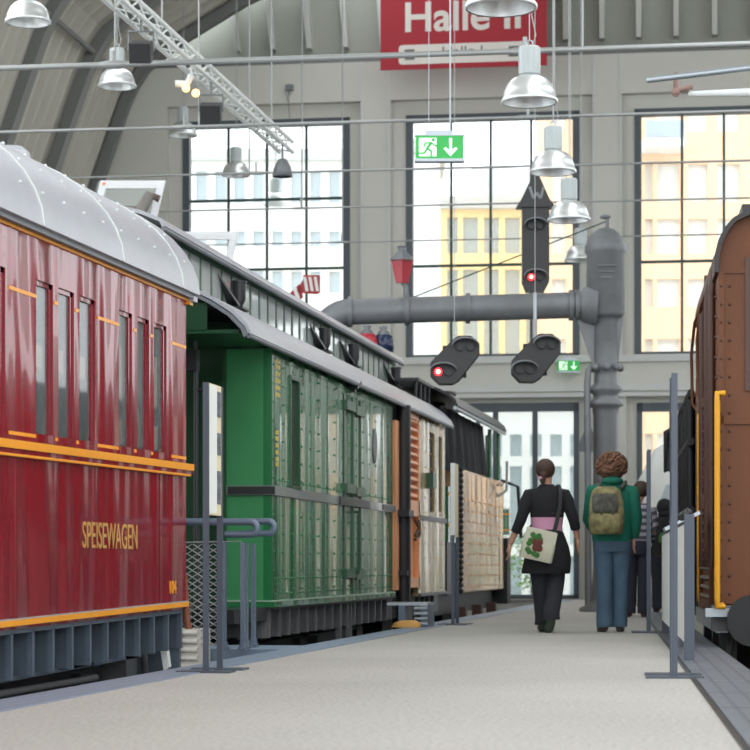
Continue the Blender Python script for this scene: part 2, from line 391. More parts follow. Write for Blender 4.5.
# vault on the left: corrugated sheets between dark arch ribs
def corr_profile():
    return arc[:9]
f = MB(); P = [Vector(p) for p in arc[:9]]
N = 57; y0, y1 = -14.0, .3; vs = []; fs = []
nr = []
for i in range(len(P)):
    t = (P[min(i+1, len(P)-1)]-P[max(i-1, 0)]).normalized(); nr.append(Vector((-t.y, t.x)))
for j in range(N*2+1):
    y = y0+(y1-y0)*j/(N*2); dd = .17 if (j//2) % 2 == 0 else 0.0
    for i, p in enumerate(P):
        q = p+nr[i]*dd; vs.append((q.x, y, q.y))
m_ = len(P)
for j in range(N*2):
    for i in range(m_-1): fs.append((j*m_+i, j*m_+i+1, (j+1)*m_+i+1, (j+1)*m_+i))
f.add(vs, fs); struct(f.build('ceiling_vault', M['corr'], None, *WL))
for k, yy in enumerate((-.45, -3.3, -6.1, -8.9)):
    f = MB(); Q = [p-nr[i]*.2 for i, p in enumerate(P)]; n = len(P)
    vs = [(q.x, y, q.y) for y in (yy, yy+(.32 if k else .2)) for q in P+Q]
    fs = []
    for i in range(n-1):
        fs += [(i, i+1, n+i+1, n+i), (2*n+i, 3*n+i, 3*n+i+1, 2*n+i+1), (n+i, n+i+1, 3*n+i+1, 3*n+i), (i, 2*n+i, 2*n+i+1, i+1)]
    f.add(vs, fs); struct(f.build('trim_%d' % (8+k), M['rib'], None, *WL))
# purlins running along the hall across the vault
f = MB()
for i in (4, 6):
    q = P[i]-nr[i]*.12; f.tube([(q.x, -14, q.y), (q.x, 0, q.y)], .05, 8)
struct(f.build('trim_12', M['rib'], None, *WL))
# remaining shell, outside the frame: side walls with tall openings, roof with glazed strips
hh = [(y, y+2.6, 1.2, 7.5) for y in range(-6, 38, 5)]
f = MB(); f.grid(-9, 42.5, -.9, 9.5, hh, 11.5, 11.8, 'y'); struct(f.build('wall_right', M['wall']))
f = MB(); f.grid(-9, 42.5, -.9, 5.5, [(a,b,c,4.5) for a,b,c,d in hh], -14.8, -14.5, 'y'); struct(f.build('wall_left', M['wall']))
f = MB(); f.box(-1.3-10.7, -1.3, -9, 26, 12.2, 12.3); f.box(2.4, 7, -9, 42, 12.2, 12.3); f.box(10, 11.8, -9, 42, 9.5, 9.6); f.box(-6, -1.3, 26, 44, 12.6, 12.7); f.box(-1.3, 2.4, 27, 44, 12.2, 12.3); f.box(7, 10, 26, 44, 11, 11.1)  # unseen roof slabs, laid out to cut daylight and shade the upper back wall
struct(f.build('ceiling', M['corr']))
# ground outside
f = MB(); f.box(-70, 70, 43.5, 140, -.3, -.05); struct(f.build('ground', M['ground']))

# ================================================================== LEFT TRACK
XC = -4.3
def glass_strip(): pass
# ---------------- red dining car
yR = YZ(186, 565, XC)[0]
PITCH = math.radians(.6); LR = 11.5
car = thing('dining_car', 'maroon dining car with orange stripes and pale grey arched roof at the left', 'railway carriage', (XC, yR, -.76))
car.rotation_euler = (0, 0, 0)
def rc(px, py):
    y, z = YZ(px, py, XC); return y-yR, z+.76+(-(y-yR))*math.tan(PITCH)
body_e = bpy.data.objects.new('body', None)
def pz(v):   # pitch applied inside the mesh: the track climbs a little towards the hall end
    return [(x, y, z+y*math.tan(PITCH)) for x, y, z in v]
def rbuild(mb, name, m, par=None, **k): mb.v = pz(mb.v); return mb.build(name, m, par or car, **k)
wz0, wz1 = rc(36, 437)[1]+.0, rc(36, 279)[1]
wins = []
for a, b in ((36, 53), (58.5, 74), (79.5, 95), (119, 132), (137.5, 149), (154, 166.5)): wins.append((rc(a, 400)[0], rc(b, 400)[0]))
wdt = wins[0][1]-wins[0][0]
gp = wins[3][0]-wins[0][0]
for k in (1, 2, 3, 4): wins += [(wins[i][0]-gp*k, wins[i][1]-gp*k) for i in range(3)]
wins = [w_ for w_ in wins if w_[0] > -LR+.2]
zb0, zb1 = rc(100, 610)[1]-.0, 3.47
zb0 = 1.09
m = MB(); m.grid(-LR, 0, zb0, zb1, [(a, b, wz0, wz1) for a, b in wins], -.03, 0, 'y'); side = rbuild(m, 'side_wall', M['red'])
m = MB(); m.grid(-LR, 0, zb0, zb1, [(a, b, wz0, wz1) for a, b in wins], -2.9, -2.81, 'y'); rbuild(m, 'side_wall', M['red'])
m = MB(); m.box(-2.81, -.03, -.08, -.005, zb0, zb1+.3); m.box(-2.81, -.03, -LR, -LR+.06, zb0, zb1+.3); m.box(-2.8, -.1, -LR, -.05, zb0, zb0+.06); rbuild(m, 'end_wall', M['dark'])
for i, (a, b) in enumerate(wins):
    if i > 12: break
    fr = MB(); t = .03
    fr.box(-.04, -.012, a, a+t, wz0, wz1); fr.box(-.04, -.012, b-t*1.6, b, wz0, wz1); fr.box(-.04, -.012, a, b, wz1-t, wz1); fr.box(-.04, .012, a-.01, b+.01, wz0-.03, wz0+.02)
    fo = rbuild(fr, 'window', M['red'])
    g = MB(); g.box(-.03, -.024, a+t, b-t, wz0, wz1-t); rbuild(g, 'pane', M['carglass'], fo)
    g = MB(); k = 9; pr = [(-.14+.03*math.sin(j*1.9), a+(b-a)*j/k) for j in range(int(k*.5)+1)]
    for j in range(len(pr)-1): g.add([(pr[j][0], pr[j][1], wz0), (pr[j+1][0], pr[j+1][1], wz0), (pr[j+1][0], pr[j+1][1], wz1), (pr[j][0], pr[j][1], wz1)], [(0,1,2,3)], True)
    rbuild(g, 'curtain', M['curtain'], fo)
    g = MB()
    if i < 3: g.box(-.045, -.04, a+.1, b-.1, wz0+(wz1-wz0)*.45, wz0+(wz1-wz0)*.6)
    elif i < 6: g.box(-.045, -.04, a+.09, b-.12, wz0+(wz1-wz0)*(.36 if i != 4 else .12), wz0+(wz1-wz0)*(.75 if i != 4 else .32)); g.box(-.045, -.04, a+.14, b-.1, wz0+.04, wz0+(wz1-wz0)*.22)
    else: g.box(-.045, -.04, a+.1, b-.1, wz0+.1, wz0+.4)
    rbuild(g, 'paper_notice', M['paper'], fo)
# stripes
zbt = 1.442+.76
m = MB(); m.box(0, .04, -LR, .1, zbt-.05, zbt); m.box(0, .035, -LR, .02, zbt-.095, zbt-.08); rbuild(m, 'belt_stripe', M['orange'])
m = MB(); m.box(-.01, .03, -LR, .09, zbt-.08, zbt-.05); rbuild(m, 'belt_moulding', M['red'])
m = MB(); m.box(-.005, .022, -LR, .01, zb0+.02, zb0+.055); rbuild(m, 'sill_stripe', M['orange'])
m = MB(); m.box(-.005, .018, -LR, .01, zb0+.055, zb0+.063); rbuild(m, 'sill_line', M['curtain'])
m = MB(); m.box(-.005, .015, -LR, .0, zb1-.02, zb1-.002); rbuild(m, 'eave_stripe', M['orange'])
zu, zl = rc(20, 291)[1], rc(20, 434)[1]
m = MB()
prs = sorted(wins)
edges = []
for i in range(len(prs)-1):
    edges.append((prs[i][1], prs[i+1][0]))
edges.append((prs[-1][1]+.08, -.01))
for a, b in edges:
    if b-a > .3: a += .06
    else: a, b = (a+b)/2-.035, (a+b)/2+.035
    for z in (zu, zl): m = MB(); m.box(-.001, .004, a, b, z-.011, z+.011); rbuild(m, 'lining', M['orange'])
m = MB(); y_ = -.75
while y_ > -LR: m.box(-.001, .006, y_-.01, y_, zb0+.07, zbt-.1); y_ -= 1.6
rbuild(m, 'panel_joint', M['red'])
# roof: half ellipse with seams and rivets
prof = [(-1.45+1.5*math.cos(t*math.pi/24), zb1+.03+.83*math.sin(t*math.pi/24)) for t in range(25)]
m = MB(); m.strip(prof, 'y', -LR, .1, -.035)
roof = rbuild(m, 'roof', M['roofgrey'])
m = MB()
for y_ in (-.42, -2.0, -3.7, -5.4, -7.1, -8.8): m = MB(); m.strip([(x_*1.0, z_+.0) for x_, z_ in prof], 'y', y_, y_+.022, -.043); rbuild(m, 'roof_seam', M['white'], roof)
m = MB()
for k in range(26):
    for j in (2, 4, 6, 8, 10):
        x_, z_ = prof[j]; x_ = -1.45+(x_+1.45)*1.026; z_ = zb1+.03+(z_-zb1-.03)*1.045; m.ball((x_, -.2-k*.42, z_), .012, seg=6, rg=4)
rbuild(m, 'roof_rivets', M['white'], roof)
m = MB(); m.box(-.02, .055, -LR, .02, zb1, zb1+.09); rbuild(m, 'gutter', M['gutter'])
m = MB(); m.strip([(x_, z_) for x_, z_ in prof], 'y', .06, .12, .02); m.box(-.03, .06, .0, .12, zb1-.02, zb1+.02); rbuild(m, 'roof_edge', M['roofgrey'])
m = MB(); m.box(0, .03, .0, .1, zb1-.045, zb1-.02); rbuild(m, 'roof_edge_line', M['orange'])
yv = YZ(14, 565, -5.2)[0]-yR
for y_ in (yv-.0, yv-2.2, yv-4):
    m = MB(); m.lathe([(.0, .10), (.08, .09), (.13, .05), (.14, 0), (.13, -.05), (.07, -.08), (.07, -.3)], (-.92, y_, zb1+.86)); rbuild(m, 'roof_ventilator', M['roofgrey'])
# frame with projecting brackets
m = MB(); m.box(-.34, -.3, -LR, -.02, zb0-.36, zb0-.01); m.box(-.3, -.02, -LR, -.02, zb0-.03, zb0); fr = rbuild(m, 'underframe', M['sole'])
y_ = -.05; k = 0
while y_ > -LR:
    m = MB(); m.box(-.3, -.03, y_-.012, y_+.012, zb0-.3, zb0-.02); m.box(-.06, -.02, y_-.02, y_+.02, zb0-.3, zb0-.02)
    for dz in (-.1, -.2): m.ball((-.295, y_-.16, zb0+dz), .016, seg=6, rg=4); m.ball((-.295, y_-.2, zb0+dz-.02), .012, seg=6, rg=4)
    rbuild(m, 'frame_bracket', M['sole'], fr); y_ -= .39
m = MB(); m.box(-.3, -.04, -.05, .0, zb0-.5, zb0); rbuild(m, 'end_bracket', M['sole'])
def wheelset(par, y, bx=-1.45, r=.48, name='wheelset', fx=None):
    m = MB(); m.tube([(bx-.72, y, r), (bx+.72, y, r)], .08, 10)
    for sx in (-.72, .72): m.tube([(bx+sx-.06, y, r), (bx+sx+.06, y, r)], r, 28, smooth=False); m.tube([(bx+sx-.08*(1 if sx > 0 else -1)-.02, y, r), (bx+sx-.08*(1 if sx > 0 else -1)+.02, y, r)], r+.03, 28, smooth=False)
    return m.build(name, M['black'], par)
def bogie(par, y, bx=-1.45):
    for dy in (-1.2, 1.2): wheelset(par, y+dy, bx)
    m = MB()
    for sx in (-.98, .98):
        m.box(bx+sx-.05, bx+sx+.05, y-1.8, y+1.8, .5, .68)
        for dy in (-1.2, 1.2): m.box(bx+sx-.12, bx+sx+.12, y+dy-.16, y+dy+.16, .34, .66)
        for dy in (-.35, .35): m.lathe([(.1, 0), (.12, .03), (.1, .06), (.12, .09), (.1, .12), (.12, .15), (.1, .2)], (bx+sx, y+dy, .3), 12)
    m.box(bx-.95, bx+.95, y-.25, y+.25, .55, .8)
    b = m.build('bogie', M['black'], par); return b
bogie(car, -2.6); bogie(car, -9.3)
m = MB(); m.tube([(-.35, -1.2, .62), (-.35, -3.6, .62)], .025, 8); m.box(-.42, -.3, -2.2, -1.4, .72, .76); m.box(-.5, -.3, -.6, -.3, .55, .8); m.tube([(-.3, -.15, .8), (-.28, -.12, .5), (-.3, .1, .42)], .03, 8)
m.build('brake_rigging', M['soleg'], car)
m = MB(); m.tube([(-.06, .16, 1.35), (-.05, .2, 1.0), (-.02, .24, .88), (-.1, .3, .84)], .03, 8); m.build('brake_hose', mat('copper_hose', (150, 96, 74), .4, metal=.3), car)
for sx in (-.55, -2.3):
    m = MB(); m.tube([(sx, 0, 1.05), (sx, .45, 1.05)], .09, 14); m.tube([(sx, .45, 1.05), (sx, .5, 1.05)], .22, 20, smooth=False); m.build('buffer', M['black'], car)
yS, zS_ = YZ(110, 540, XC); yS0 = rc(82, 540); yS1 = rc(137, 540)
t = text('SPEISEWAGEN', 'lettering', .25, M['gold'], car, (0.002, yS0[0], rc(82, 552)[1]), (H90, 0, H90), .002, 0, 1.0)
wd = max(v.co.x for v in t.data.vertices)
for v in t.data.vertices: v.co.x *= (yS1[0]-yS0[0])/wd
a = rc(168.5, 594); b = rc(176, 583)
t = text('104', 'number_plate', .13, M['orange'], car, (0.003, a[0], a[1]-yR*0), (H90, 0, H90), .002, .004, 1.0)
wd = max(v.co.x for v in t.data.vertices)
for v in t.data.vertices: v.co.x *= (b[0]-a[0])/wd

# ---------------- green clerestory coach
yG = YZ(272, 565, XC)[0]; yG1 = YZ(392.5, 565, XC)[0]; LG = yG1-yG
G = thing('baggage_coach', 'bottle green riveted coach with clerestory roof behind the maroon dining car', 'railway carriage', (XC, yG, -.76))
def gc(px, py, X=XC):
    y, z = YZ(px, py, X); return y-yG, z+.76
z0, z1 = gc(275, 607)[1], gc(272, 347)[1]; z1 = 3.385
wa, wb = gc(290, 400)[0], gc(299, 400)[0]; wzb, wzt = gc(295, 487)[1], gc(293, 378)[1]
m = MB(); m.grid(0, LG, z0, z1, [(wa, wb, wzb, wzt)], -.08, 0, 'y'); m.build('side_wall', M['green'], G)
m = MB(); m.box(-2.9, -2.82, 0, LG, z0, z1); m.build('side_wall', M['green'], G)
for xa_ in (-.42, -2.82):
    m = MB(); m.box(xa_, xa_+.34, 0, .06, z0, z1); m.build('end_panel', mat('lit_green_paint', (62, 132, 84), .3, coat=.3, var=((1,1,.5), 2, .1)), G)  # lighter copy of the coach green: the end face's light is in the colour
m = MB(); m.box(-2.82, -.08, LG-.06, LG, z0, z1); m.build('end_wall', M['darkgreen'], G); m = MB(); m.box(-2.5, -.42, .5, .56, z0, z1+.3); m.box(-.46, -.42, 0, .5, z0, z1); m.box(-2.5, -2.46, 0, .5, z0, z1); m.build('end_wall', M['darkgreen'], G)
m = MB(); m.box(-.5, -.42, -.01, .03, z0+.1, z1-.3); m.box(-1.2, -1.16, .46, .5, z0, z1); m.box(-.95, -.5, .47, .5, z0+.2, z1-.4); m.build('end_door', M['darkgreen'], G)
m = MB(); m.box(-.06, -.04, wa, wb, wzb, wzt); w_ = m.build('window', mat('dark_window_glass', (70, 62, 52), .1), G)
m = MB(); m.box(-.03, .012, wa-.02, wa+.02, wzb, wzt); m.box(-.03, .012, wb-.02, wb+.02, wzb, wzt); m.box(-.03, .012, wa, wb, wzt-.02, wzt+.02); m.box(-.03, .03, wa, wb, wzb-.03, wzb+.01); m.build('window_frame', M['darkgreen'], w_)
zbl0, zbl1 = gc(275, 495.5)[1], gc(275, 486)[1]
m = MB(); m.box(-.42, .03, -.03, 0, zbl0, zbl1); m.box(0, .03, 0, LG, zbl0, zbl1); m.build('belt_rail', M['belt'], G)
m = MB(); m.box(-.4, .035, -.045, -.03, zbl0+.01, zbl1-.01); m.build('belt_cover', M['blackp'], G); m = MB(); yy = gc(345, 500)[0]; yy2 = gc(366, 500)[0]; m.box(.03, .05, yy-.5, yy2, zbl0, zbl1); m.build('belt_cover', M['blackp'], G); m = MB(); m.box(.03, .04, LG-.9, LG, zbl0+.01, zbl1-.01); m.build('belt_cover', M['blackp'], G)
m = MB(); m.box(-.42, .035, -.035, 0, z0, z0+.05); m.box(-.02, .035, 0, LG, z0, z0+.05); m.build('sill_rail', M['green'], G)
m = MB(); m.box(-.42, .04, -.04, 0, z0+.05, z0+.062); m.box(-.02, .04, 0, LG, z0+.05, z0+.062); m.build('sill_line', mat('pale_green_edge', (150, 170, 150), .4), G)
# rivets
m = MB()
yy = .06
cols = []
while yy < LG: cols.append(yy); yy += .42
for c in cols:
    z = z0+.16
    while z < z1-.05:
        if not (wa-.03 < c < wb+.03 and wzb-.05 < z < wzt+.05) and not (zbl0-.03 < z < zbl1+.03): m.ball((.001, c, z), .012, seg=6, rg=4)
        z += .17
for z in (z0+.12, z0+.26, zbl1+.06, z1-.08):
    yy = .15
    while yy < LG: m.ball((.001, yy, z), .01, seg=6, rg=4); yy += .14
m.build('rivets', M['green'], G)
m = MB()
for c in cols[::2]: m.box(-.001, .004, c+.03, c+.036, z0+.07, z1)
m.build('panel_joint', M['darkgreen'], G)
# double door on the side
da, db, dc = gc(344, 450)[0], gc(352, 450)[0], gc(360, 450)[0]
dr = MB(); dr.box(0, .012, da-.05, da+.03, z0+.07, z1-.14); dr.box(0, .012, dc-.02, dc+.05, z0+.07, z1-.14); dr.box(0, .02, db-.015, db+.015, z0+.07, z1-.14); dr = dr.build('side_door', M['darkgreen'], G)
m = MB()
for z in (gc(350, 491)[1], gc(350, 409)[1], gc(350, 575)[1]):
    m = MB(); m.box(0, .05, da-.06, db, z-.03, z+.07); m.build('hinge', M['darkgreen'], dr)
    m = MB(); m.box(0, .05, db+.05, dc+.06, z-.05, z+.05); m.build('hinge', M['darkgreen'], dr)
m = MB()
for z in (gc(352, 512)[1], gc(352, 572)[1]): m.tube([(0, db+.02, z), (.07, db+.02, z)], .012, 8)
m.tube([(.07, db+.02, gc(352, 510)[1]), (.07, db+.02, gc(352, 574)[1])], .014, 8); m.build('door_handle', M['darkgreen'], dr)
m = MB(); y_, z_ = gc(351, 387); m.box(0, .1, y_-.15, y_+.12, z_, z_+.03, Matrix.Rotation(.3, 3, 'X')); m.box(0, .05, y_-.04, y_+.04, z_-.06, z_); m.build('lamp_bracket', M['blackp'], G)
y_, z_ = gc(374.5, 446); m = MB()
m.prism([(y_+.13*math.cos(k*math.pi/12), z_+.2*math.sin(k*math.pi/12)) for k in range(24)], 'x', 0, .01); m.build('oval_plate', M['soleg'], G)
# lettering: small rows of gold characters too small to read
m = MB()
for py in (360, 366, 373, 380, 387, 394, 432, 438, 445, 452, 459, 464):
    y_, z_ = gc(275.5, py); n = 3 if py < 400 else 2
    for k in range(n): m.box(.001, .004, y_+k*.07, y_+k*.07+.045, z_-.02, z_+.018)
m.build('lettering', M['ylet'], G)
# roof: lower slope, clerestory, upper roof
FR = -1.25; LE = YZ(446, 565, XC)[0]-yG; LC = 30.3-yG
lo = [(.06, z1-.02), (.05, z1+.04), (-.06, z1+.15), (-.22, z1+.26), (-.42, z1+.36), (-.66, z1+.44)]
lo = [(.07, 3.375), (.04, 3.45), (-.08, 3.57), (-.25, 3.68), (-.45, 3.78), (-.66, 3.86)]
m = MB(); m.strip(lo, 'y', FR, LE+.1, -.03); m.strip([(-2.9-x_, z_) for x_, z_ in reversed(lo)], 'y', FR, LE+.1, -.03)
m.box(-2.24, -.66, FR+.7, LE, 3.83, 3.86)
m.build('lower_roof', M['roofgrey'], G)
m = MB(); m.tube([(.075, FR, 3.37), (.075, LE+.1, 3.37)], .022, 8); m.strip([(x_+.0, z_-.01) for x_, z_ in lo], 'y', FR-.05, FR+.02, .03); m.build('gutter', M['gutter'], G)
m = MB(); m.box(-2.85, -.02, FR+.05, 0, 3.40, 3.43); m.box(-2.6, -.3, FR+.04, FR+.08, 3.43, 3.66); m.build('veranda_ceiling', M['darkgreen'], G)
cz0, cz1 = 3.86, 4.235; cx = -.66
cl = MB(); y_ = FR+.02; cps = []
while y_ < LC: cps.append(y_); y_ += .4
for s_ in (0, 1):
    for y_ in cps: x_ = cx if s_ == 0 else -2.9-cx; cl.box(x_-.03, x_+.012, y_-.03, y_+.03, cz0, cz1)
    x_ = cx if s_ == 0 else -2.9-cx; cl.box(x_-.03, x_+.014, FR, LC, cz0-.02, cz0+.04); cl.box(x_-.03, x_+.02, FR, LC, cz1-.03, cz1+.02)
cl.box(cx-1.6, cx, FR, FR+.04, cz0, cz1); clo = cl.build('clerestory', M['darkgreen'], G)
for i in range(len(cps)-1):
    m = MB(); m.box(cx-.02, cx+.003, cps[i]+.03, cps[i+1]-.03, cz0+.04, cz1-.03); m.build('clerestory_window', M['mirror'], clo)
up = [(-.56, cz1), (-.58, cz1+.05), (-.75, cz1+.12), (-1.05, cz1+.19), (-1.45, cz1+.22), (-1.85, cz1+.19), (-2.15, cz1+.12), (-2.32, cz1+.05), (-2.34, cz1)]
m = MB(); m.strip(up, 'y', FR-.45, LC+.1, -.03); ur = m.build('upper_roof', M['roofgrey'], G)
m = MB(); m.tube([(-.55, FR-.45, cz1-.01), (-.55, LC+.1, cz1-.01)], .02, 8); m.build('upper_gutter', M['gutter'], G)
for px, py in ((239, 284), (325, 331), (354, 347), (396, 368)):
    y_ = YZ(px, py, XC+cx+.1)[0]-yG
    m = MB(); m.tube([(cx+.09, y_-.02, cz0+.04), (cx+.1, y_, cz0+.1), (cx+.1, y_, cz0+.26)], [.045, .065, .07], 14); m.box(cx, cx+.18, y_-.2, y_+.15, cz0+.0, cz0+.02); m.tube([(cx+.1, y_, cz0+.26), (cx+.1, y_, cz0+.28)], .08, 14)
    m.build('roof_ventilator', M['blackp'], G)
    m = MB(); m.add([(cx+.015, y_-.5, cz0+.28), (cx+.015, y_-.1, cz0+.02), (cx+.13, y_-.1, cz0+.02), (cx+.015, y_-.5, cz0+.3), (cx+.015, y_-.08, cz0+.05), (cx+.13, y_-.08, cz0+.05)], [(0,1,2), (3,5,4), (0,3,4,1), (1,4,5,2), (0,2,5,3)])
    m.build('ventilator_flap', M['blackp'], G)
# underframe
m = MB(); m.box(-.3, -.05, 0.0, LG, z0-.03, z0); m.box(-.32, -.27, 0, LG, z0-.3, z0); m.box(-1.2, -.05, -.01, .03, z0-.28, z0); fr = m.build('underframe', M['soleg'], G)
y_ = .12
while y_ < LG:
    m = MB(); m.box(-.27, -.05, y_-.012, y_+.012, z0-.28, z0-.02); m.box(-.07, -.04, y_-.025, y_+.025, z0-.28, z0-.02)
    for dz in (-.1, -.2): m.ball((-.26, y_+.1, z0+dz), .014, seg=6, rg=4)
    m.build('frame_bracket', M['soleg'], fr); y_ += .43
bogie(G, 1.9); bogie(G, LG-1.5)
m = MB(); ya = gc(352, 600)[0]
for dy in (-.3, .3): m.box(-.12, -.06, ya+dy-.03, ya+dy+.03, z0-.5, z0)
m.box(-.2, .12, ya-.4, ya+.4, z0-.5, z0-.47); m.build('footboard', M['soleg'], G)
# veranda with grille gate, ladder rungs and lamp bracket
m = MB(); m.box(-2.7, -.05, FR, 0, z0-.12, z0); m.build('veranda_floor', M['blackp'], G)
m = MB()
for x_ in (-.72, -.95, -1.18): m.tube([(x_, -.55, z0), (x_, -.55, 3.4)], .018, 8)
z = z0+.25
while z < 3.35: m.tube([(-.72, -.55, z), (-1.4, -.55, z)], .014, 8); z += .24
m.build('ladder', mat('dull_green_iron', (54, 84, 66), .5), G)
m = MB(); m.tube([(-.5, -.8, z0-.1), (-.5, -.8, 3.38)], .022, 8)
m.box(-1.3, -.5, -.84, -.78, 3.14, 3.18); m.box(-.62, -.48, -.86, -.74, 3.12, 3.3); m.tube([(-.5, -.8, 2.95), (-.3, -.8, 2.95)], .02, 8)
m.tube([(-1.3, -.8, 3.26), (-.62, -.8, 3.26)], .03, 8); m.build('veranda_post', M['blackp'], G)
m = MB(); x_ = -.5
m.tube([(-.52, -.7, 1.75), (-.5, -.75, 1.4), (-.47, -.8, 1.2), (-.5, -.8, 1.02)], .035, 8); m.tube([(-.45, -.6, 2.1), (-.44, -.62, 1.9), (-.5, -.6, 1.8)], .03, 8); m.build('brake_hose', M['black'], G)
for sx in (-.55, -2.3):
    m = MB(); m.tube([(sx, FR, 1.0), (sx, FR-.35, 1.0)], .09, 14); m.tube([(sx, FR-.35, 1.0), (sx, FR-.4, 1.0)], .22, 20, smooth=False); m.build('buffer', M['black'], G)

# ---------------- olive brake van with tan louvred door
yV = yG1+.12; yV1 = YZ(445, 565, XC)[0]; LV = yV1-yV
V = bpy.data.objects.new('end_section', None); COL.objects.link(V); V.location = (XC, yV, -.76)
def vc(px, py): y, z = YZ(px, py, XC); return y-yV, z+.76
v0, v1 = 1.02, 3.385
d0, d1 = vc(403, 500)[0], vc(418.5, 500)[0]
vw = [(vc(429.5, 450)[0], vc(434.5, 450)[0], vc(432, 512)[1], vc(432, 433)[1]), (vc(438.5, 450)[0], vc(442, 450)[0], vc(440, 512)[1], vc(440, 437)[1])]
m = MB(); m.grid(d1, LV, v0, v1, vw, -.08, 0, 'y'); m.build('side_wall', M['olive'], V)
m = MB(); m.box(-2.9, -2.82, 0, LV, v0, v1); m.box(-2.82, -.08, LV-.06, LV, v0, v1); m.box(-2.82, -.3, 0, .06, v0, v1); m.box(-.3, -.24, 0, d0, v0, v1); m.build('body_wall', M['darkgreen'], V)
for a, b, c, d in vw:
    m = MB(); m.box(-.05, -.03, a, b, c, d); m.build('window', M['dark'], V)
m = MB(); m.box(-.08, .0, d0, d0+.25, v0+.12, v1); m.box(-.08, -.05, d0, d1, v0+.12, v1)
m.box(-.06, .02, d0, d0+.1, v0+.12, v1); m.box(-.06, .02, d1-.1, d1, v0+.12, v1); m.box(-.06, .02, d0, d1, 2.05, 2.25); m.box(-.06, .02, d0, d1, v0+.12, v0+.25); m.box(-.06, .02, d0, d1, v1-.1, v1)
dd = m.build('louvred_door', M['tan'], V)
m = MB(); z = 2.28
while z < v1-.12: m.box(-.05, .015, d0+.35, d1-.12, z, z+.045, Matrix.Rotation(-.5, 3, 'Y')); z += .105
m.build('louvre', M['tan'], dd)
m = MB(); m.tube([(.03, d1-.5, 1.75), (.06, d1-.3, 1.8), (.06, d1-.3, 1.95), (.03, d1-.2, 2.0)], .02, 8); m.tube([(.03, d1-.5, 2.0), (.07, d1-.4, 1.9), (.03, d1-.5, 1.8)], .02, 8); m.build('door_handle', M['brownd'], dd)
m = MB(); m.box(-.06, .01, .08, .32, v0+.1, v1-.2); m.build('corner_panel', M['tan'], V)
pz_ = vc(399.5, 500)[0]
m = MB(); m.tube([(.05, pz_, v0-.3), (.05, pz_, v1)], .09, 12); m.box(-.1, .15, pz_-.2, pz_+.2, 2.02, 2.1); m.box(-.1, .12, pz_-.15, pz_+.15, 1.3, 1.36); m.build('black_pipe', M['black'], V)
m = MB(); m.box(0, .03, d1, LV, vc(430, 519)[1]-.03, vc(430, 519)[1]+.03); m.box(0, .03, d1, LV, v0, v0+.04); m.build('belt_rail', M['soleg'], V)
m = MB()
for yy in [d1+.1+.5*k for k in range(6)]:
    z = v0+.1
    while z < v1 and yy < LV: m.ball((.0, yy, z), .014, seg=6, rg=4); z += .2
m.build('rivets', M['olive'], V)
m = MB(); a_ = vc(427.5, 470)[0]; m.box(.0, .1, a_-.15, a_+.15, 2.45, 2.65); m.build('lamp_box', M['darkgreen'], V)
pr = [(-1.45+1.52*math.cos(t*math.pi/16), v1+.62*math.sin(t*math.pi/16)) for t in range(17)]
ry = vc(415, 390)[0]; ry = 30.0-yV; m = MB(); m.box(-.52, -.2, ry-.5, ry+1.0, 3.93, 3.97)
for q in (-.4, 0, .4, .8): m.tube([(-.25, ry+q, 3.68), (-.25, ry+q, 3.93)], .02, 6)
m.build('roof_walkway', M['blackp'], V)
m = MB(); m.box(-.3, -.1, 0, LV, v0-.25, v0); fr = m.build('underframe', M['soleg'], V)
for k in range(9):
    m = MB(); m.box(-.12, -.05, .1+k*.45-.02, .1+k*.45+.02, v0-.25, v0); m.build('frame_bracket', M['soleg'], fr)
wheelset(V, 1.0, r=.46); wheelset(V, LV-.9, r=.46)

for ch in list(V.children): ch.parent = G; ch.location.y += yV-yG
bpy.data.objects.remove(V)
G['label'] = 'long green riveted coach with clerestory roof and tan door behind the maroon carriage'
# ---------------- steam engine with canvas cab
yT = yV1+.25; yT1 = YZ(504, 565, XC)[0]; LT = yT1-yT
T = thing('steam_locomotive', 'steam locomotive with black canvas cab curtains and side tank mottled with painted-in warm reflections', 'locomotive', (XC, yT, -.76))
def tc_(px, py): y, z = YZ(px, py, XC); return y-yT, z+.76
t0 = tc_(459, 500)[0]; tz0, tz1 = 1.0, tc_(470, 471)[1]
m = MB(); m.box(-2.9, 0, t0, LT, tz0, tz1); tk = m.build('side_tank', M['tender'], T, bevel=.03)
m = MB()
for k in range(14):
    for j in range(9): m.ball((.002, t0+.15+k*.5, tz0+.1+j*.165), .016, seg=6, rg=4)
m.build('rivets', M['tender'], tk)
m = MB(); z = tz0+.05
while z < tz1: m.ball((.03, t0-.03, z), .045, seg=8, rg=5); z += .085
m.build('chain', M['black'], T)
m = MB(); m.box(-.5, -.02, .1, t0-.15, 1.0, 1.75); m.build('lower_cab_side', M['blackp'], T)
m = MB(); m.box(-.3, 0, .1, t0-.15, 1.75, 2.55); gp_ = m.build('green_cab_side', M['green'], T)
m = MB(); m.box(0, .01, .12, t0-.18, 2.42, 2.46); m.box(0, .01, .12, t0-.18, 1.98, 2.02); m.box(0, .01, t0-.26, t0-.22, 2.0, 2.45); m.build('yellow_lining', M['yellow'], gp_)
ce = tc_(489, 500)[0]
pr = [(-1.45+1.55*math.cos(t*math.pi/16), 3.68+.42*math.sin(t*math.pi/16)) for t in range(17)]
m = MB(); m.strip(pr, 'y', .1, ce+1.4, -.04); m.build('cab_roof', M['blackp'], T)
m = MB(); m.lathe([(.12, 0), (.14, .12), (.3, .16), (.3, .22), (.0, .24)], (-.75, 35.2-yT, 4.0)); m.build('roof_ventilator', M['blackp'], T)
m = MB(); m.tube([(.1, .05, 3.66), (.1, ce+1.4, 3.66)], .03, 8); m.build('curtain_rail', M['steel'], T)
m = MB(); n = 60; vs = []
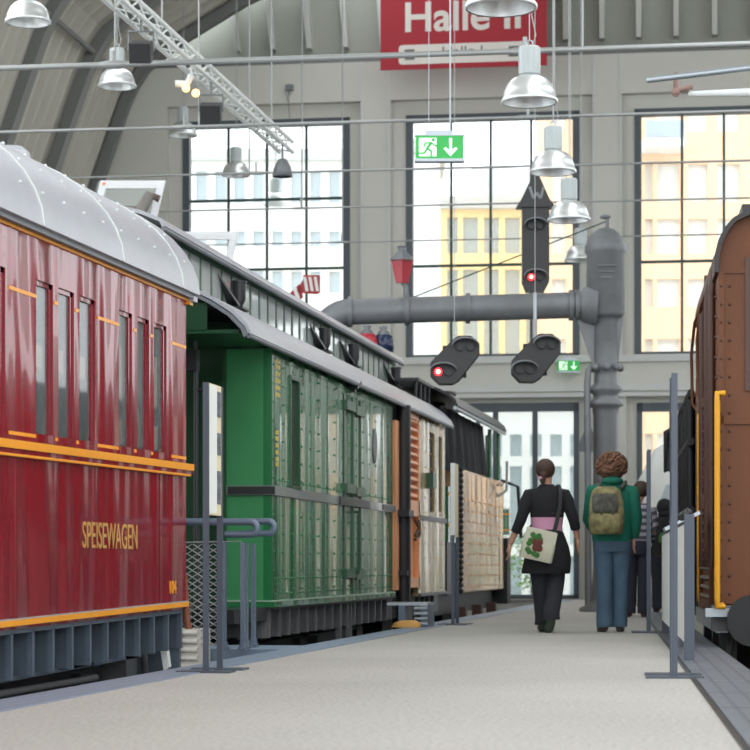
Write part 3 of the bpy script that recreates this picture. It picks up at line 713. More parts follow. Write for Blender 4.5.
for k in range(n+1):
    y_ = .1+(ce-.1)*k/n; wv = .06*math.sin(k*1.3)+.03*math.sin(k*.7)
    for z, q in ((3.7, .3), (3.0, 1), (tz1-.05, 1.0)): vs.append((-.10+wv*q, y_+(3.6-z)*.35*(1 if k > n*.3 else .2), z))
m.add(vs, [(3*k+j, 3*k+3+j, 3*k+4+j, 3*k+1+j) for k in range(n) for j in range(2)], True); m.build('canvas_curtain', M['canvas'], T)
m = MB(); m.box(-2.8, -.25, .3, ce-.3, 2.4, 3.75); m.build('cab_dark_fill', M['black'], T)  # added black block, hides the bright window behind the curtains
for y_ in (ce+.1, ce+1.3):
    m = MB(); m.tube([(0, y_, tz1), (0, y_, 3.66)], .035, 8); m.build('cab_pillar', M['green'], T)
m = MB(); m.tube([(-.1, ce+.7, tz1), (-.1, ce+.7, 3.6)], .05, 8); m.build('handrail', M['wire'], T); m = MB(); m.tube([(0, ce+1.35, 2.6), (.12, ce+1.5, 2.7), (.12, ce+1.6, 3.2)], .025, 6); m.build('handrail', M['wire'], T)
m = MB(); m.tube([(-1.45, ce+1.2, 2.75), (-1.45, LT+.9, 2.75)], .72, 28); m.build('boiler', M['blackp'], T)
m = MB(); m.lathe([(.2, 0), (.2, .5), (.28, .55), (.3, .75), (.26, .8), (.18, .8)], (-1.45, LT-.2, 3.4)); m.build('chimney', M['blackp'], T)
q = YZ(516, 500, XC+.35)[0]-yT
m = MB(); m.tube([(-.28, LT+.3, 1.95), (-.28, LT+.3, 2.4)], .34, 20); gb = m.build('front_cylinder', M['green'], T)
m = MB(); m.tube([(-.28, LT+.3, 2.3), (-.28, LT+.3, 2.33)], .35, 20); m.tube([(-.28, LT+.3, 2.02), (-.28, LT+.3, 2.05)], .35, 20); m.build('yellow_band', M['yellow'], gb)
m = MB(); m.box(-2.8, .05, LT+.1, LT+.6, .75, 1.9); m.tube([(-.3, LT+.3, 2.4), (-.3, LT+.3, 2.85)], .1, 10); m.tube([(-.05, LT+.1, 2.9), (.2, LT+.4, 2.8), (.25, LT+.5, 1.9)], .03, 8); m.box(-2.8, -.2, .1, LT, .7, 1.0); m.build('frame', M['black'], T)
for k in range(4): wheelset(T, .9+k*1.9, r=.5)
m = MB()
for k in range(3): m.box(-.1, .05, 1.6+k*1.9, 1.8+k*1.9, .6, .8)
m.build('spring', M['brownd'], T)
# ================================================================== RIGHT TRACK
SR = 0.42                                # body side stands this far right of the platform edge
def rr(x, y): return Vector((edgeR(0)+x*math.cos(RT)-y*math.sin(RT), x*math.sin(RT)+y*math.cos(RT), 0))
_o = Vector((edgeR(0), 0)); _d = Vector((-math.sin(RT), math.cos(RT))); _n = Vector((math.cos(RT), math.sin(RT)))
def RZ(px, py, x=SR):                    # (distance along the right track, height) where the ray meets the plane x
    r = ray(px, py); t = (_n.dot(_o)+x)/(_n.x*r.x+_n.y*r.y); p = Vector((r.x*t, r.y*t)); return (p-_o).dot(_d), CAMH+r.z*t
yB = RZ(718.5, 500)[0]
b0 = rr(SR, yB)
B = thing('brown_locomotive', 'chocolate brown locomotive with yellow handrails at the right edge', 'locomotive', (b0.x, b0.y, -.76), RT)
def bc(px, py, x=SR): y, z = RZ(px, py, x); return y-yB, z+.76
def bf(px, py):                          # (across, height) on the end face
    r = ray(px, py); t = (_d.dot(_o)+yB)/(_d.x*r.x+_d.y*r.y); p = Vector((r.x*t, r.y*t)); return (p-_o).dot(_n)-SR, CAMH+r.z*t+.76
LB = bc(698, 500)[0]
zt = 3.86; zs = bf(740, 604)[1]
print('brown', yB, LB, zt, zs, bf(735, 218), bf(748, 264))
prof = [(0, zt-.02), (.002, zt+.11), (.03, zt+.23), (.08, zt+.33), (.14, zt+.40), (.27, zt+.46), (.6, zt+.51), (1.0, zt+.54), (1.44, zt+.55)]
prof = prof+[(2.88-x, z) for x, z in reversed(prof[:-1])]
m = MB(); wx0 = bf(750, 300)[0]; wz0_, wz1_ = bf(748, 386)[1], bf(748, 262)[1]
m.grid(0, 2.88, zs, zt, [(wx0, wx0+.75, wz0_, wz1_), (2.88-wx0-.75, 2.88-wx0, wz0_, wz1_)], 0, .05); m.prism([(2.88-x, z) for x, z in prof], 'y', 0, .05); m.build('end_wall', M['brown'], B)
for xx in (wx0, 2.88-wx0-.75):
    m = MB(); m.box(xx, xx+.75, .02, .04, wz0_, wz1_); w_ = m.build('window', mat('black_cab_glass', (26, 28, 34), .06), B)
    m = MB(); t = .04; m.grid(xx-t, xx+.75+t, wz0_-t, wz1_+t, [(xx, xx+.75, wz0_, wz1_)], -.02, .02); m.build('window_frame', M['brownd'], w_)
m = MB(); z_ = bf(735, 420)[1]; m.box(0, 2.88, -.02, 0, z_-.035, z_+.035); m.box(0, .045, -.02, 0, zs, zt); m.box(0, 2.88, -.015, 0, zt-.02, zt+.02); m.build('face_moulding', M['brown'], B)
m = MB(); z = zs+.08
while z < zt-.05: m.ball((.09, 0, z), .013, seg=6, rg=4); m.ball((.02, -.02, z), .011, seg=6, rg=4); z += .15
m.build('rivets', M['brownd'], B)
m = MB(); m.strip([(x, z) for x, z in reversed(prof)], 'y', -.06, LB+.05, -.03); m.build('roof', M['brownd'], B)
m = MB(); m.strip([(x, z) for x, z in reversed(prof)], 'y', -.1, -.04, -.04); m.build('roof_edge', mat('dark_roof_edge', (46, 43, 42), .5), B)
m = MB(); m.box(.2, 1.0, .1, 1.4, zt+.44, zt+.57); m.build('roof_box', M['blackp'], B)
m = MB(); m.box(0, .06, .05, LB, zs-.1, zt); m.build('side_wall', M['brown'], B)
m = MB(); m.box(2.82, 2.88, .05, LB, zs-.1, zt); m.build('side_wall', M['brown'], B)
m = MB(); m.box(.06, 2.82, LB-.06, LB, zs, zt+.5); m.build('rear_wall', M['brownd'], B)
for yy in (.55, 1.35, 2.4): m = MB(); m.tube([(-.03, yy, zs+.3), (-.03, yy, zt-.1), (.02, yy, zt+.2)], .035, 8); m.build('side_pipe', M['brownd'], B)
yl0, yl1 = bc(713, 500)[0], bc(703, 500)[0]
z = bc(708, 598)[1]; zl_ = bc(708, 405)[1]
m = MB(); m.grid(yl0-.06, yl1+.06, z-.06, zl_+.08, [(yl0, yl1, z, (z+zl_)/2-.06), (yl0, yl1, (z+zl_)/2+.06, zl_)], -.035, 0, 'y'); lv = m.build('louvre_frame', M['brown'], B)
m = MB()
while z < zl_: m.box(-.03, .01, yl0, yl1, z, z+.03, Matrix.Rotation(.5, 3, 'Y')); z += .085
m.build('louvres', mat('dull_brown_grey', (116, 98, 84), .5), lv)
m = MB(); m.box(-.03, -.0, yl1+.3, yl1+1.0, 1.9, 3.3); m.build('side_hatch', M['brown'], B)
m = MB()
for yy in (.3, .62, 1.0, 2.0, 2.9):
    z = zs+.2
    while z < zt: m.ball((0, yy, z), .02, seg=6, rg=4); z += .17
m.build('rivets', M['brownd'], B)
for k, ys_ in enumerate((LB-.1, LB-1.5)):
    m = MB(); m.tube([(0, ys_-.1, zt-.9), (-.06, ys_, zt-.8), (-.07, ys_, zt-.3), (-.05, ys_-.3, zt-.02), (.04, ys_-1.1, zt+.2)], .016, 8); m.build('roof_handrail', M['brown'], B)
for (px, pt, pb, rad, xo) in ((720.5, 388, 608, .024, -.03), (717, 392, 604, .014, -.02), (699, 415, 600, .02, -.03)):
    y_, za = bc(px, pt, SR+xo); _, zb_ = bc(px, pb, SR+xo)
    y_ = max(y_, -.4)
    m = MB(); m.tube([(.03, y_+.02, za), (xo, y_, za), (xo, y_, za-.08), (xo, y_, zb_+.08), (xo, y_, zb_), (.03, y_+.02, zb_)], rad, 10); m.build('yellow_handrail', M['yellow'], B)
m = MB(); m.box(-.06, 2.94, -.18, .02, zs-.22, zs-.01); m.build('buffer_beam', M['soleg'], B)
m = MB(); m.box(-.12, .25, -.3, -.18, zs-.1, zs-.03); m.build('step_plate', M['steel'], B)
m = MB(); m.box(-.02, .08, 0, LB, zs-.24, zs-.1); m.build('running_board', M['steel'], B)
for bx_ in (.55, 2.33):
    m = MB(); m.tube([(bx_-.3, -.1, .98), (bx_-.3, -.5, .98)], .09, 14); m.tube([(bx_-.3, -.5, .98), (bx_-.3, -.54, .98)], .21, 22, smooth=False); m.build('buffer', M['black'], B)
for xx, yy in ((.02, .3), (.02, 1.5), (.02, 3.2)):
    m = MB(); m.box(xx, xx+.14, yy-.12, yy+.12, .06, zs-.24); m.box(xx-.06, xx+.16, yy-.2, yy+.2, .35, .6); m.build('axle_box', M['black'], B)
m = MB(); m.tube([(.1, .02, .8), (.03, -.1, .5), (.0, -.05, .3), (.1, .1, .2)], .03, 8); m.build('brake_hose', M['black'], B)
m = MB(); m.box(.3, 2.5, .1, LB, .45, zs-.1); m.build('underframe', M['black'], B)
for k in range(2): wheelset(B, .95+k*2.3, bx=1.44, r=.5)
# black tank engine farther on
yK = RZ(698, 500)[0]+.3; k0 = rr(SR, yK); yK1 = RZ(676, 500)[0]-yK
K = thing('black_locomotive', 'black goods locomotive beyond the brown locomotive', 'locomotive', (k0.x, k0.y, -.76), RT)
def kc(px, py): y, z = RZ(px, py); return y-yK, z+.76
kz = kc(696, 357)[1]-.1
m = MB(); m.box(0, 2.88, 0, yK1, .9, kz-.25); m.prism([(0, kz-.25), (2.88, kz-.25), (2.5, kz+.1), (.4, kz+.1)], 'y', -.1, yK1); m.build('body', M['black'], K)
m = MB()
for y_ in (.4, 1.4, 2.6, 4.0, 5.6): m.tube([(-.05, y_, 1.0), (-.05, y_, kz-.3)], .05, 8)
for z in (1.4, 2.0, 2.7, 3.2): m.tube([(-.06, 0, z), (-.06, yK1, z)], .04, 8)
m.tube([(.1, yK1-.3, kz-.7), (-.12, yK1-.2, kz-.8), (-.12, yK1-.2, kz-.3), (.1, yK1-.3, kz-.2)], .06, 8)
m.build('pipework', M['black'], K)
for k in range(3): wheelset(K, 1.2+k*2.3, bx=1.44, r=.6)
# white streamlined railcar nose at the far end
yN = 37.5; n0 = rr(-.05, yN)
N_ = thing('white_railcar', 'pale white railcar with rounded nose seen past the far post on the right', 'railcar', (n0.x+1.35, n0.y, -.76), RT)
m = MB(); m.loft([(0, .2, .6, 1.3, .8), (0, 0, 1.2, 1.42, 1.5), (0, .1, 2.0, 1.42, 1.6), (0, .3, 2.8, 1.3, 1.35), (0, .5, 3.4, 1.0, .9), (0, .6, 3.7, .5, .4)], 28, pw=.8); m.build('body', M['white'], N_)
m = MB(); m.loft([(0, -.02, 2.3, 1.2, 1.5), (0, .12, 2.75, 1.1, 1.32)], 28, pw=.8); m.build('windscreen', M['bgl'], N_)

# ================================================================== PLATFORM FURNITURE
def sign_post(name, label, px, py, rz, top=1.8, panel='cream', gap=.36, w=.036):
    g = GD(px, py); r = thing(name, label, 'sign', (g.x, g.y, 0), rz)
    for y_ in (0, gap):
        m = MB(); m.box(-w/2, w/2, y_-.012, y_+.012, .01, top); m.build('post', M['post'], r)
        m = MB(); m.box(-.17, .17, y_-.09, y_+.09, .0, .012); m.build('base_plate', M['post'], r)
    m = MB(); m.box(-.012, .012, .012, gap, top-.82, top)
    m.build('panel', M[panel] if panel in M else panel, r)
    return r
s1 = sign_post('information_sign', 'tall narrow cream information sign on two grey posts at the gap after the maroon carriage', 206, 672.5, 0)
# printed side turned to the platform
m = MB(); m.box(.012, .016, .03, .22, .99, 1.79); m.build('text_panel', M['creamw'], s1)
for z0_, z1_ in ((1.6, 1.76), (1.36, 1.5), (1.05, 1.26)): m = MB(); m.box(.016, .019, .22, .31, z0_, z1_); m.build('photo', M['photo'], s1)
s2 = sign_post('information_sign', 'narrow cream-topped information sign on slim grey posts beside the brake van', 453, 625, 0)
m = MB(); m.box(-.026, .026, -.016, -.013, 1.0, 1.8); m.build('cream_edge', M['creamw'], s2)
s3 = sign_post('information_sign', 'dark slate sign seen edge-on on the right platform edge, nearest the camera', 674.5, 678, RT, panel='post')
s4 = sign_post('information_sign', 'smaller dark slate sign seen edge-on beside the third walker on the right', 649, 633, RT, panel='post')
# tubular barrier across the gap between the two coaches
g = PT(243, 565, 17.0)
R_ = thing('tubular_barrier', 'blue-grey tubular barrier with wire mesh in the gap between the maroon and green coaches', 'railing', (g.x, g.y, 0))
def hook(y, x1, zt_, nm):
    m = MB(); pts = [(-1.9, y, zt_)]+[(x1-.01*0, y, zt_)]
    for k in range(1, 9):
        a = math.pi*k/8; pts.append((x1+.05*math.sin(a), y, zt_-.048+.048*math.cos(a)))
    pts.append((x1-.2, y, zt_-.096)); m.tube(pts, .027, 12); return m.build(nm, M['rail'], R_)
hook(0, .06, 1.0, 'top_rail'); hook(.8, .02, 1.02, 'top_rail')
for x_, y_ in ((0, 0), (-.07, .4), (-.15, 0), (-.1, .8)):
    m = MB(); m.box(x_-.014, x_+.014, y_-.03, y_+.03, 0.01, .84); m.box(x_-.03, x_+.03, y_-.05, y_+.05, .006, .03); m.tube([(x_, y_, .03), (x_, y_, .07)], .03, 8); m.build('post', M['rail'], R_)
m = MB(); d_ = .052
for k in range(-16, 31):
    for sgn in (1, -1):
        pts = []
        x = -1.25 if sgn > 0 else -1.25
        z_ = k*d_
        a = (-1.25, z_); b = (-.16, z_+sgn*.62*1.09)
        # clip to the panel height
        (xa, za), (xb, zb2) = a, b
        lo_, hi_ = .05, .83
        def clip(xa, za, xb, zb2, lim, above):
            t = (lim-za)/(zb2-za); return xa+(xb-xa)*t, lim
        if max(za, zb2) < lo_ or min(za, zb2) > hi_: continue
        for lim, cmp in ((lo_, lambda q: q < lo_), (hi_, lambda q: q > hi_)):
            if cmp(za): xa, za = clip(xa, za, xb, zb2, lim, 0)
            elif cmp(zb2): xb, zb2 = clip(xa, za, xb, zb2, lim, 0)
        m.tube([(xa, .03, za), (xb, .03, zb2)], .0042, 4)
m.build('wire_mesh', M['wire'], R_)
m = MB(); m.tube([(-1.25, .03, .83), (-.02, .03, .85)], .006, 6); m.tube([(-.16, .03, .05), (-.16, .03, .84)], .006, 6); m.tube([(-1.25, .03, .05), (-.16, .03, .05)], .006, 6); m.build('mesh_border', M['wire'], R_)
# bridging slab and ribbed gap box
f = MB(); f.box(-6.6, XE_L0-.01, yR+.62, yG-1.55, -.75, 0.0); struct(f.build('trim_13', M['gratl']))
m = MB(); x0_, x1_ = -4.62, -4.24; yq = yR+.12
m.box(x0_, x1_, yq, yq+.4, -.16, .17)
for k in range(5): m.tube([(x0_, yq-.005, -.12+k*.065), (x1_, yq-.005, -.12+k*.065)], .022, 8)
tag(m.build('ribbed_step', M['ribw']), 'ivory ribbed step box beneath the end of the maroon carriage', 'step')
m = MB(); m.prism([(-4.42, .1), (-4.37, .12), (-4.34, -.1), (-4.38, -.14)], 'y', yR-.35, yR-.28); 
tag(m.build('buffer_cover', M['white']), 'small white lever plate under the maroon carriage end', 'lever')
# grey bench-like step by the brake van
g = GD(409, 627.5)
st = thing('boarding_step', 'grey ribbed boarding step at the platform edge beside the brake van', 'step', (g.x, g.y, 0))
m = MB(); m.box(-.24, .2, 0, .5, .235, .265); m.build('tread', M['steel'], st)
for x_ in (-.08, .16):
    m = MB(); m.box(x_-.035, x_+.04, 0, .5, 0, .235); m.build('leg', M['rail'], st)
m = MB()
for k in range(4): m.tube([(.06, -.004, .04+k*.055), (.2, -.004, .04+k*.055)], .018, 8)
m.build('ribs', M['steel'], st)
g = GD(379, 628.0); m = MB(); m.loft([(0, 0, .0, .16, .07), (.01, 0, .05, .14, .06), (.03, 0, .075, .07, .03)], 12)
tag(m.build('buffer_chock', mat('yellow_ochre_chock', (200, 150, 80), .6), None, (XE_L0+.03, g.y, .008)), 'small ochre chock lying on the left grating strip under the green coach', 'chock')

# fence with mesh infill on the right edge
yF0 = RZ(691, 600, .02)[0]
pF = rr(.0, 0)
def fpos(px, py): g = GD(px, py); v = Vector((g.x, g.y))-_o; return v.dot(_n), v.dot(_d)
xf, yf0 = fpos(692, 661); _, yf1 = fpos(656, 633)
xf = .07
fo = rr(xf, yf0)
F_ = thing('mesh_fence', 'dark post fence with pale mesh infill along the right platform edge', 'fence', (fo.x, fo.y, 0), RT)
LF = yf1-yf0
print('fence', xf, yf0, yf1)
for k, y_ in enumerate((0, LF*.45, LF)):
    m = MB(); m.box(-.035, .035, y_-.02, y_+.02, 0, .97 if k else 1.02); m.build('post', M['post'], F_)
m = MB(); m.tube([(0, 0, .97), (0, LF, .97)], .022, 8); m.tube([(0, 0, .12), (0, LF, .12)], .015, 8); m.build('top_rail', M['blackp'], F_)
m = MB(); z = .14
while z < .95: m.tube([(-.03, .1, z), (-.03, LF-.05, z)], .0055, 4); z += .035
y_ = .12
while y_ < LF: m.tube([(-.03, y_, .13), (-.03, y_, .95)], .005, 4); y_ += .07
m.build('mesh_infill', mat('white_mesh_wire', (214, 218, 216), .5), F_)
for k in range(5): m = MB(); m.ball((-.02+.03*(k % 2), .25+k*.16, 1.02+.02*(k % 2)), .03, seg=8, rg=6); m.build('bolt', M['blackp'], F_)
pd = PT(679, 517, 18.6)
D_ = thing('info_desk', 'tilted grey reading desk mounted over the mesh fence', 'information desk', (pd.x, pd.y, 0), RT)
m = MB(); m.box(-.14, .18, -.3, .3, 1.02, 1.05, Matrix.Rotation(-.45, 3, 'Y')); m.build('panel', M['steel'], D_)
m = MB(); m.box(-.02, .02, -.02, .02, 0, 1.02); m.build('post', M['post'], D_)

# ================================================================== WATER CRANE
dC = 25.0; dR = 31.5; ks = dR/dC
c0 = PT(605.5, 565, dR)
C_ = thing('water_crane', 'tall cast iron water crane with a long horizontal pipe reaching left', 'water crane', (c0.x, c0.y, -CAMH*(ks-1)), YAW-.03); C_.scale = (ks, ks, ks)
def cc(px, py): return (px-605.5)/FPX*dC, CAMH+(YH-py)/FPX*dC
m = MB(); zz = lambda py: CAMH+(YH-py)/FPX*dC
m.lathe([(.3, .138), (.3, .18), (.2, .22), (.17, .3), (.14, .6), (.14, zz(415)), (.15, zz(412)), (.15, zz(408)), (.2, zz(406)), (.2, zz(402)), (.14, zz(399)), (.14, zz(395)), (.2, zz(391)), (.19, zz(388)), (.14, zz(384)), (.13, zz(372)), (.16, zz(368))]); m.build('column', M['iron'], C_)
m = MB(); m.lathe([(.13, zz(372)), (.13, zz(322)), (.16, zz(318))]); 
for sx in (-1, 1):
    m.add([(sx*.14, -.02, zz(366)), (sx*.2 if sx > 0 else -.33, -.02, zz(318)), (sx*.1, -.02, zz(318)), (sx*.14, .02, zz(366)), (sx*.2 if sx > 0 else -.33, .02, zz(318)), (sx*.1, .02, zz(318))], [(0,1,2), (3,5,4), (0,3,4,1), (1,4,5,2), (0,2,5,3)])
m.build('neck', M['iron'], C_)
m = MB()
for k in range(8): a = k*math.pi/4; m.ball((.17*math.cos(a), .17*math.sin(a), zz(368)), .045, seg=8, rg=6)
m.tube([(-.2, -.12, zz(370)), (-.22, -.14, zz(385)), (-.2, -.14, .25)], .035, 8); m.build('swivel_ring', M['iron'], C_)
m = MB(); m.lathe([(.0, zz(318)), (.18, zz(318)), (.22, zz(314)), (.215, zz(255)), (.235, zz(253)), (.24, zz(246)), (.22, zz(244)), (.2, zz(238)), (.15, zz(233)), (.08, zz(229)), (0, zz(227))]); m.build('head', M['iron'], C_)
m = MB()
for k, py in enumerate((268, 274, 280)): m.tube([(.218*math.sin(a), -.218*math.cos(a), zz(py)) for a in [(-.5+.1*k)+q*(1.0-.2*k)/8 for q in range(9)]], .012, 6)
m.build('raised_band', M['iron'], C_)
m = MB(); m.tube([(.02, 0, zz(228)), (.02, 0, zz(218))], .02, 8); m.ball((.0, 0, zz(217)), .05, (1.3, 1, .5)); m.build('finial', M['iron'], C_)
def ap(px): return (px-605.5)/FPX*dC
zA = lambda px: zz(305.5+(560-px)*.026)
m = MB(); m.tube([(-.1, 0, zA(560)), (ap(583), 0, zA(583)), (ap(579), 0, zA(579))], [.24, .2, .16], 20)
pts = [(ap(580), 0, zA(580)), (ap(470), 0, zA(470)), (ap(350), 0, zA(350))]
m.tube(pts, .148, 24); m.build('arm_pipe', M['iron'], C_)
m = MB()
pts = []
for k in range(9):
    a = (math.pi/2)*k/8; pts.append((ap(350)-.32*math.sin(a), 0, zA(350)-.32+.32*math.cos(a)))
m.tube(pts+[(pts[-1][0], 0, pts[-1][2]-.06)], .15, 20); m.build('outlet_bend', M['iron'], C_)
for px in (577, 571, 468, 350, 407):
    m = MB(); m.tube([(ap(px)-.025, 0, zA(px)), (ap(px)+.025, 0, zA(px))], .175, 24); m.build('pipe_flange', M['iron'], C_)
m = MB(); m.tube([(.02, 0, zz(221)), (ap(412), 0, zz(297))], .008, 6); m.build('stay_wire', M['bar'], C_)
# red lantern on the pipe
L0 = thing('red_lantern', 'red glass lantern with grey hood standing on the crane pipe', 'lantern', tuple(C_.matrix_basis @ Vector((0,0,0))), YAW)
bpy.context.view_layer.update()
lp = C_.matrix_world @ Vector((ap(406), 0, zA(406)+.148)); L0.location = lp
def lantern(root, m_glass, s=1):
    m = MB(); m.tube([(0, 0, 0), (0, 0, .16*s)], .035*s, 8); m.tube([(0, 0, .16*s), (-.05*s, 0, .2*s)], .03*s, 8); m.build('bracket', M['iron'], root)
    m = MB(); m.loft([(-.055*s, 0, .2*s, .09*s, .09*s), (-.055*s, 0, .52*s, .155*s, .155*s)], 4, smooth=False); g_ = m.build('glass', m_glass, root)
    m = MB(); m.loft([(-.055*s, 0, .52*s, .17*s, .17*s), (-.055*s, 0, .54*s, .17*s, .17*s), (-.055*s, 0, .66*s, .06*s, .06*s), (-.055*s, 0, .7*s, .06*s, .06*s), (-.055*s, 0, .72*s, .08*s, .08*s)], 8, smooth=False); m.build('hood', M['iron'], root)
lantern(L0, M['redglass'], .8*ks)
for (px, py, mt, lab) in ((367, 351, 'redglass', 'small red signal lantern behind the green coach roof, under the crane pipe'), (383.5, 352, 'bluegl', 'dark blue rounded signal lantern behind the green coach roof')):
    p = PT(px, py, 30.2 if px < 370 else 30.3); r = thing('signal_lantern', lab, 'lantern', (p.x, p.y, p.z-.6), 0)
    m = MB(); m.lathe([(.0, .58), (.1, .58), (.1, .61), (0, .61)]); m.build('base', M['iron'], r)
    m = MB(); m.lathe([(0, .6), (.14, .6), (.15, .72), (.12, .82), (.05, .86)]); m.build('glass', M[mt], r)
    m = MB(); m.lathe([(.11, .8), (.08, .87), (.04, .9), (.06, .94), (0, .96)]); m.build('hood', M['iron'], r)

# semaphore arm with red and white stripes
p0 = PT(283, 305, 35.5); 
S_ = thing('semaphore_signal', 'red and white striped semaphore arm rising over the green coach roof', 'railway signal', (p0.x, p0.y, -.05), YAW)
sc_ = 35.5/FPX
def sp(px, py): return ((px-283)*sc_, CAMH+(YH-py)*sc_)
m = MB(); m.tube([(0, 0, -.75), (0, 0, sp(283, 312)[1])], .05, 10); m.build('mast', M['iron'], S_)
th = math.atan2(sp(0, 280)[1]-sp(0, 303)[1], sp(310, 0)[0]-sp(289, 0)[0])
ux, uz = .72, .69
nx, nz = -uz, ux
bx, bz = sp(283, 305)
segs = 9; w0 = .1
for k in range(segs):
    a, b = k*.069, (k+1)*.069
    if k >= 6: break
    m = MB(); q = lambda t, s: (bx+ux*t+nx*s, bz+uz*t+nz*s)
    sl = .05
    m.prism([q(a-sl, -w0), q(b-sl, -w0), q(b+sl, w0), q(a+sl, w0)], 'y', -.01, .01); m.build('arm_stripe', M['semred'] if k % 2 else M['semwhite'], S_)
hx0, hx1 = sp(303, 0)[0], sp(320, 0)[0]; hz0, hz1 = sp(0, 290)[1], sp(0, 272)[1]
m = MB(); m.prism([(hx0-.06, hz0-.0), (hx1-.05, hz0-.02), (hx1, hz0), (hx1, hz1), (hx0, hz1), (hx0, hz1-.07), (hx0-.1, hz0+.03)], 'y', -.01, .01); m.build('arm_head', M['semred'], S_)
for k in range(3):
    m = MB(); a = hx0+.02+k*.085; m.prism([(a-.02, hz1-.03), (a+.03, hz1-.03), (a+.07, hz0+.03), (a+.02, hz0+.03)], 'y', -.014, -.0105); m.build('head_stripe', M['semwhite'], S_)

# colour light signals
def lamp_head(root, x, z, lit=None, s=1.0, y=-.09):
    m = MB(); m.loft([(x, y, z, .15*s, .0), (x, y, z, .15*s, .0)], 4) if False else None
    m = MB()
    arcp = [(x+.17*s*math.cos(t), z+.03*s+.10*s*math.sin(t)) for t in [math.pi*k/12 for k in range(13)]]
    for i in range(12):
        (xa, za), (xb, zb2) = arcp[i], arcp[i+1]
        m.add([(xa, y, za), (xb, y, zb2), (xb, y-.16, zb2-.02), (xa, y-.16, za-.02), (xa*1, y, za-.015), (xb, y, zb2-.015), (xb, y-.16, zb2-.035), (xa, y-.16, za-.035)], [(0,1,2,3), (4,7,6,5), (2,6,7,3)], False)
    m.build('visor', M['gutter'], root)
    for k, dx in enumerate((-.065, .065)):
        m = MB(); m.tube([(x+dx*s, y+.02, z), (x+dx*s, y-.03, z)], .05*s, 14); o = m.build('lens', M['redlamp'] if lit == k else M['blackp'], root)
        if lit == k:
            m = MB(); m.tube([(x+dx*s, y-.03, z), (x+dx*s, y-.04, z)], .028*s, 12); m.build('lit_core', M['redcore'], root)
def tilted_signal(px, py, label, lit):
    d = 28.0; p = PT(px, py, d)
    r = thing('light_signal', label, 'railway signal', (p.x, p.y, p.z), YAW)
    k = d/FPX; P_ = [(-25, -8), (-25, -20), (-18, -25), (-5, -25), (3, -20), (24, 3), (24, 16), (17, 25), (3, 25), (-2, 22)]
    P_ = [(-24.5, -2), (-24.5, -16), (-16, -24.5), (-2, -24.5), (4, -21), (24.5, 5), (24.5, 17), (16, 24.5), (3, 24.5), (-3, 20)]
    m = MB(); m.prism([(a*k, b*k) for a, b in P_], 'y', -.06, .12); m.build('backplate', M['blackp'], r, bevel=.015)
    lamp_head(r, 10*k, 13*k, None); lamp_head(r, -12*k, -12*k, lit)
    m = MB(); m.box(-.15, .15, .12, .25, -.2, .2); m.build('housing', M['black'], r)
    return r
t1 = tilted_signal(455, 360.5, 'slanted black signal board with lit red lamp above the steam engine', 0)
t2 = tilted_signal(536, 358.5, 'slanted black signal board with unlit lamps below the crane pipe', None)
t2h = .0
m = MB(); m.tube([(0, .18, .2), (0, .18, .52)], .03, 8); m.tube([(0, .18, .5), (0, .18, 8.5)], .005, 6); m.build('hanger', M['wire'], t2)
m = MB(); m.tube([(0, .18, .3), (0, .18, 8.5)], .005, 6); m.build('hanger', M['wire'], t1)
p = PT(535, 292, 29.5)
H_ = thing('light_signal', 'upright black signal board with pointed roof and lit red lamp', 'railway signal', (p.x, p.y, p.z), YAW)
k = 29.5/FPX
m = MB(); m.prism([(a*k, b*k) for a, b in ((-13, 10), (-9, 0), (9, 0), (14, 10), (14, 88), (-13, 88))], 'y', -.06, .12); m.build('backplate', M['blackp'], H_)
m = MB(); m.prism([(a*k, b*k) for a, b in ((-19, 84), (20, 84), (14, 92), (2, 119), (-1, 119), (-14, 92))], 'y', -.1, .16); m.build('roof_board', M['blackp'], H_)
m = MB()
for a, b, c, d in ((-6, 104, -2, 92), (-2, 92, 1, 98), (1, 98, 5, 92), (5, 92, 8, 104)):
    L_ = Vector((c-a, d-b)).normalized(); nn = Vector((-L_.y, L_.x))*1.3
    m.prism([((a+nn.x)*k, (b+nn.y)*k), ((c+nn.x)*k, (d+nn.y)*k), ((c-nn.x)*k, (d-nn.y)*k), ((a-nn.x)*k, (b-nn.y)*k)], 'y', -.115, -.105)
m.build('roof_mark', M['iron'], H_)
lamp_head(H_, 0, 14*k, 0, .9); lamp_head(H_, 0, 65*k, None, .9)
m = MB(); m.box(-.02, .02, 0, .06, -.66, .02); m.tube([(0, .05, 1.5), (0, .05, 8.5)], .005, 6); m.build('hanger', M['steel'], H_)

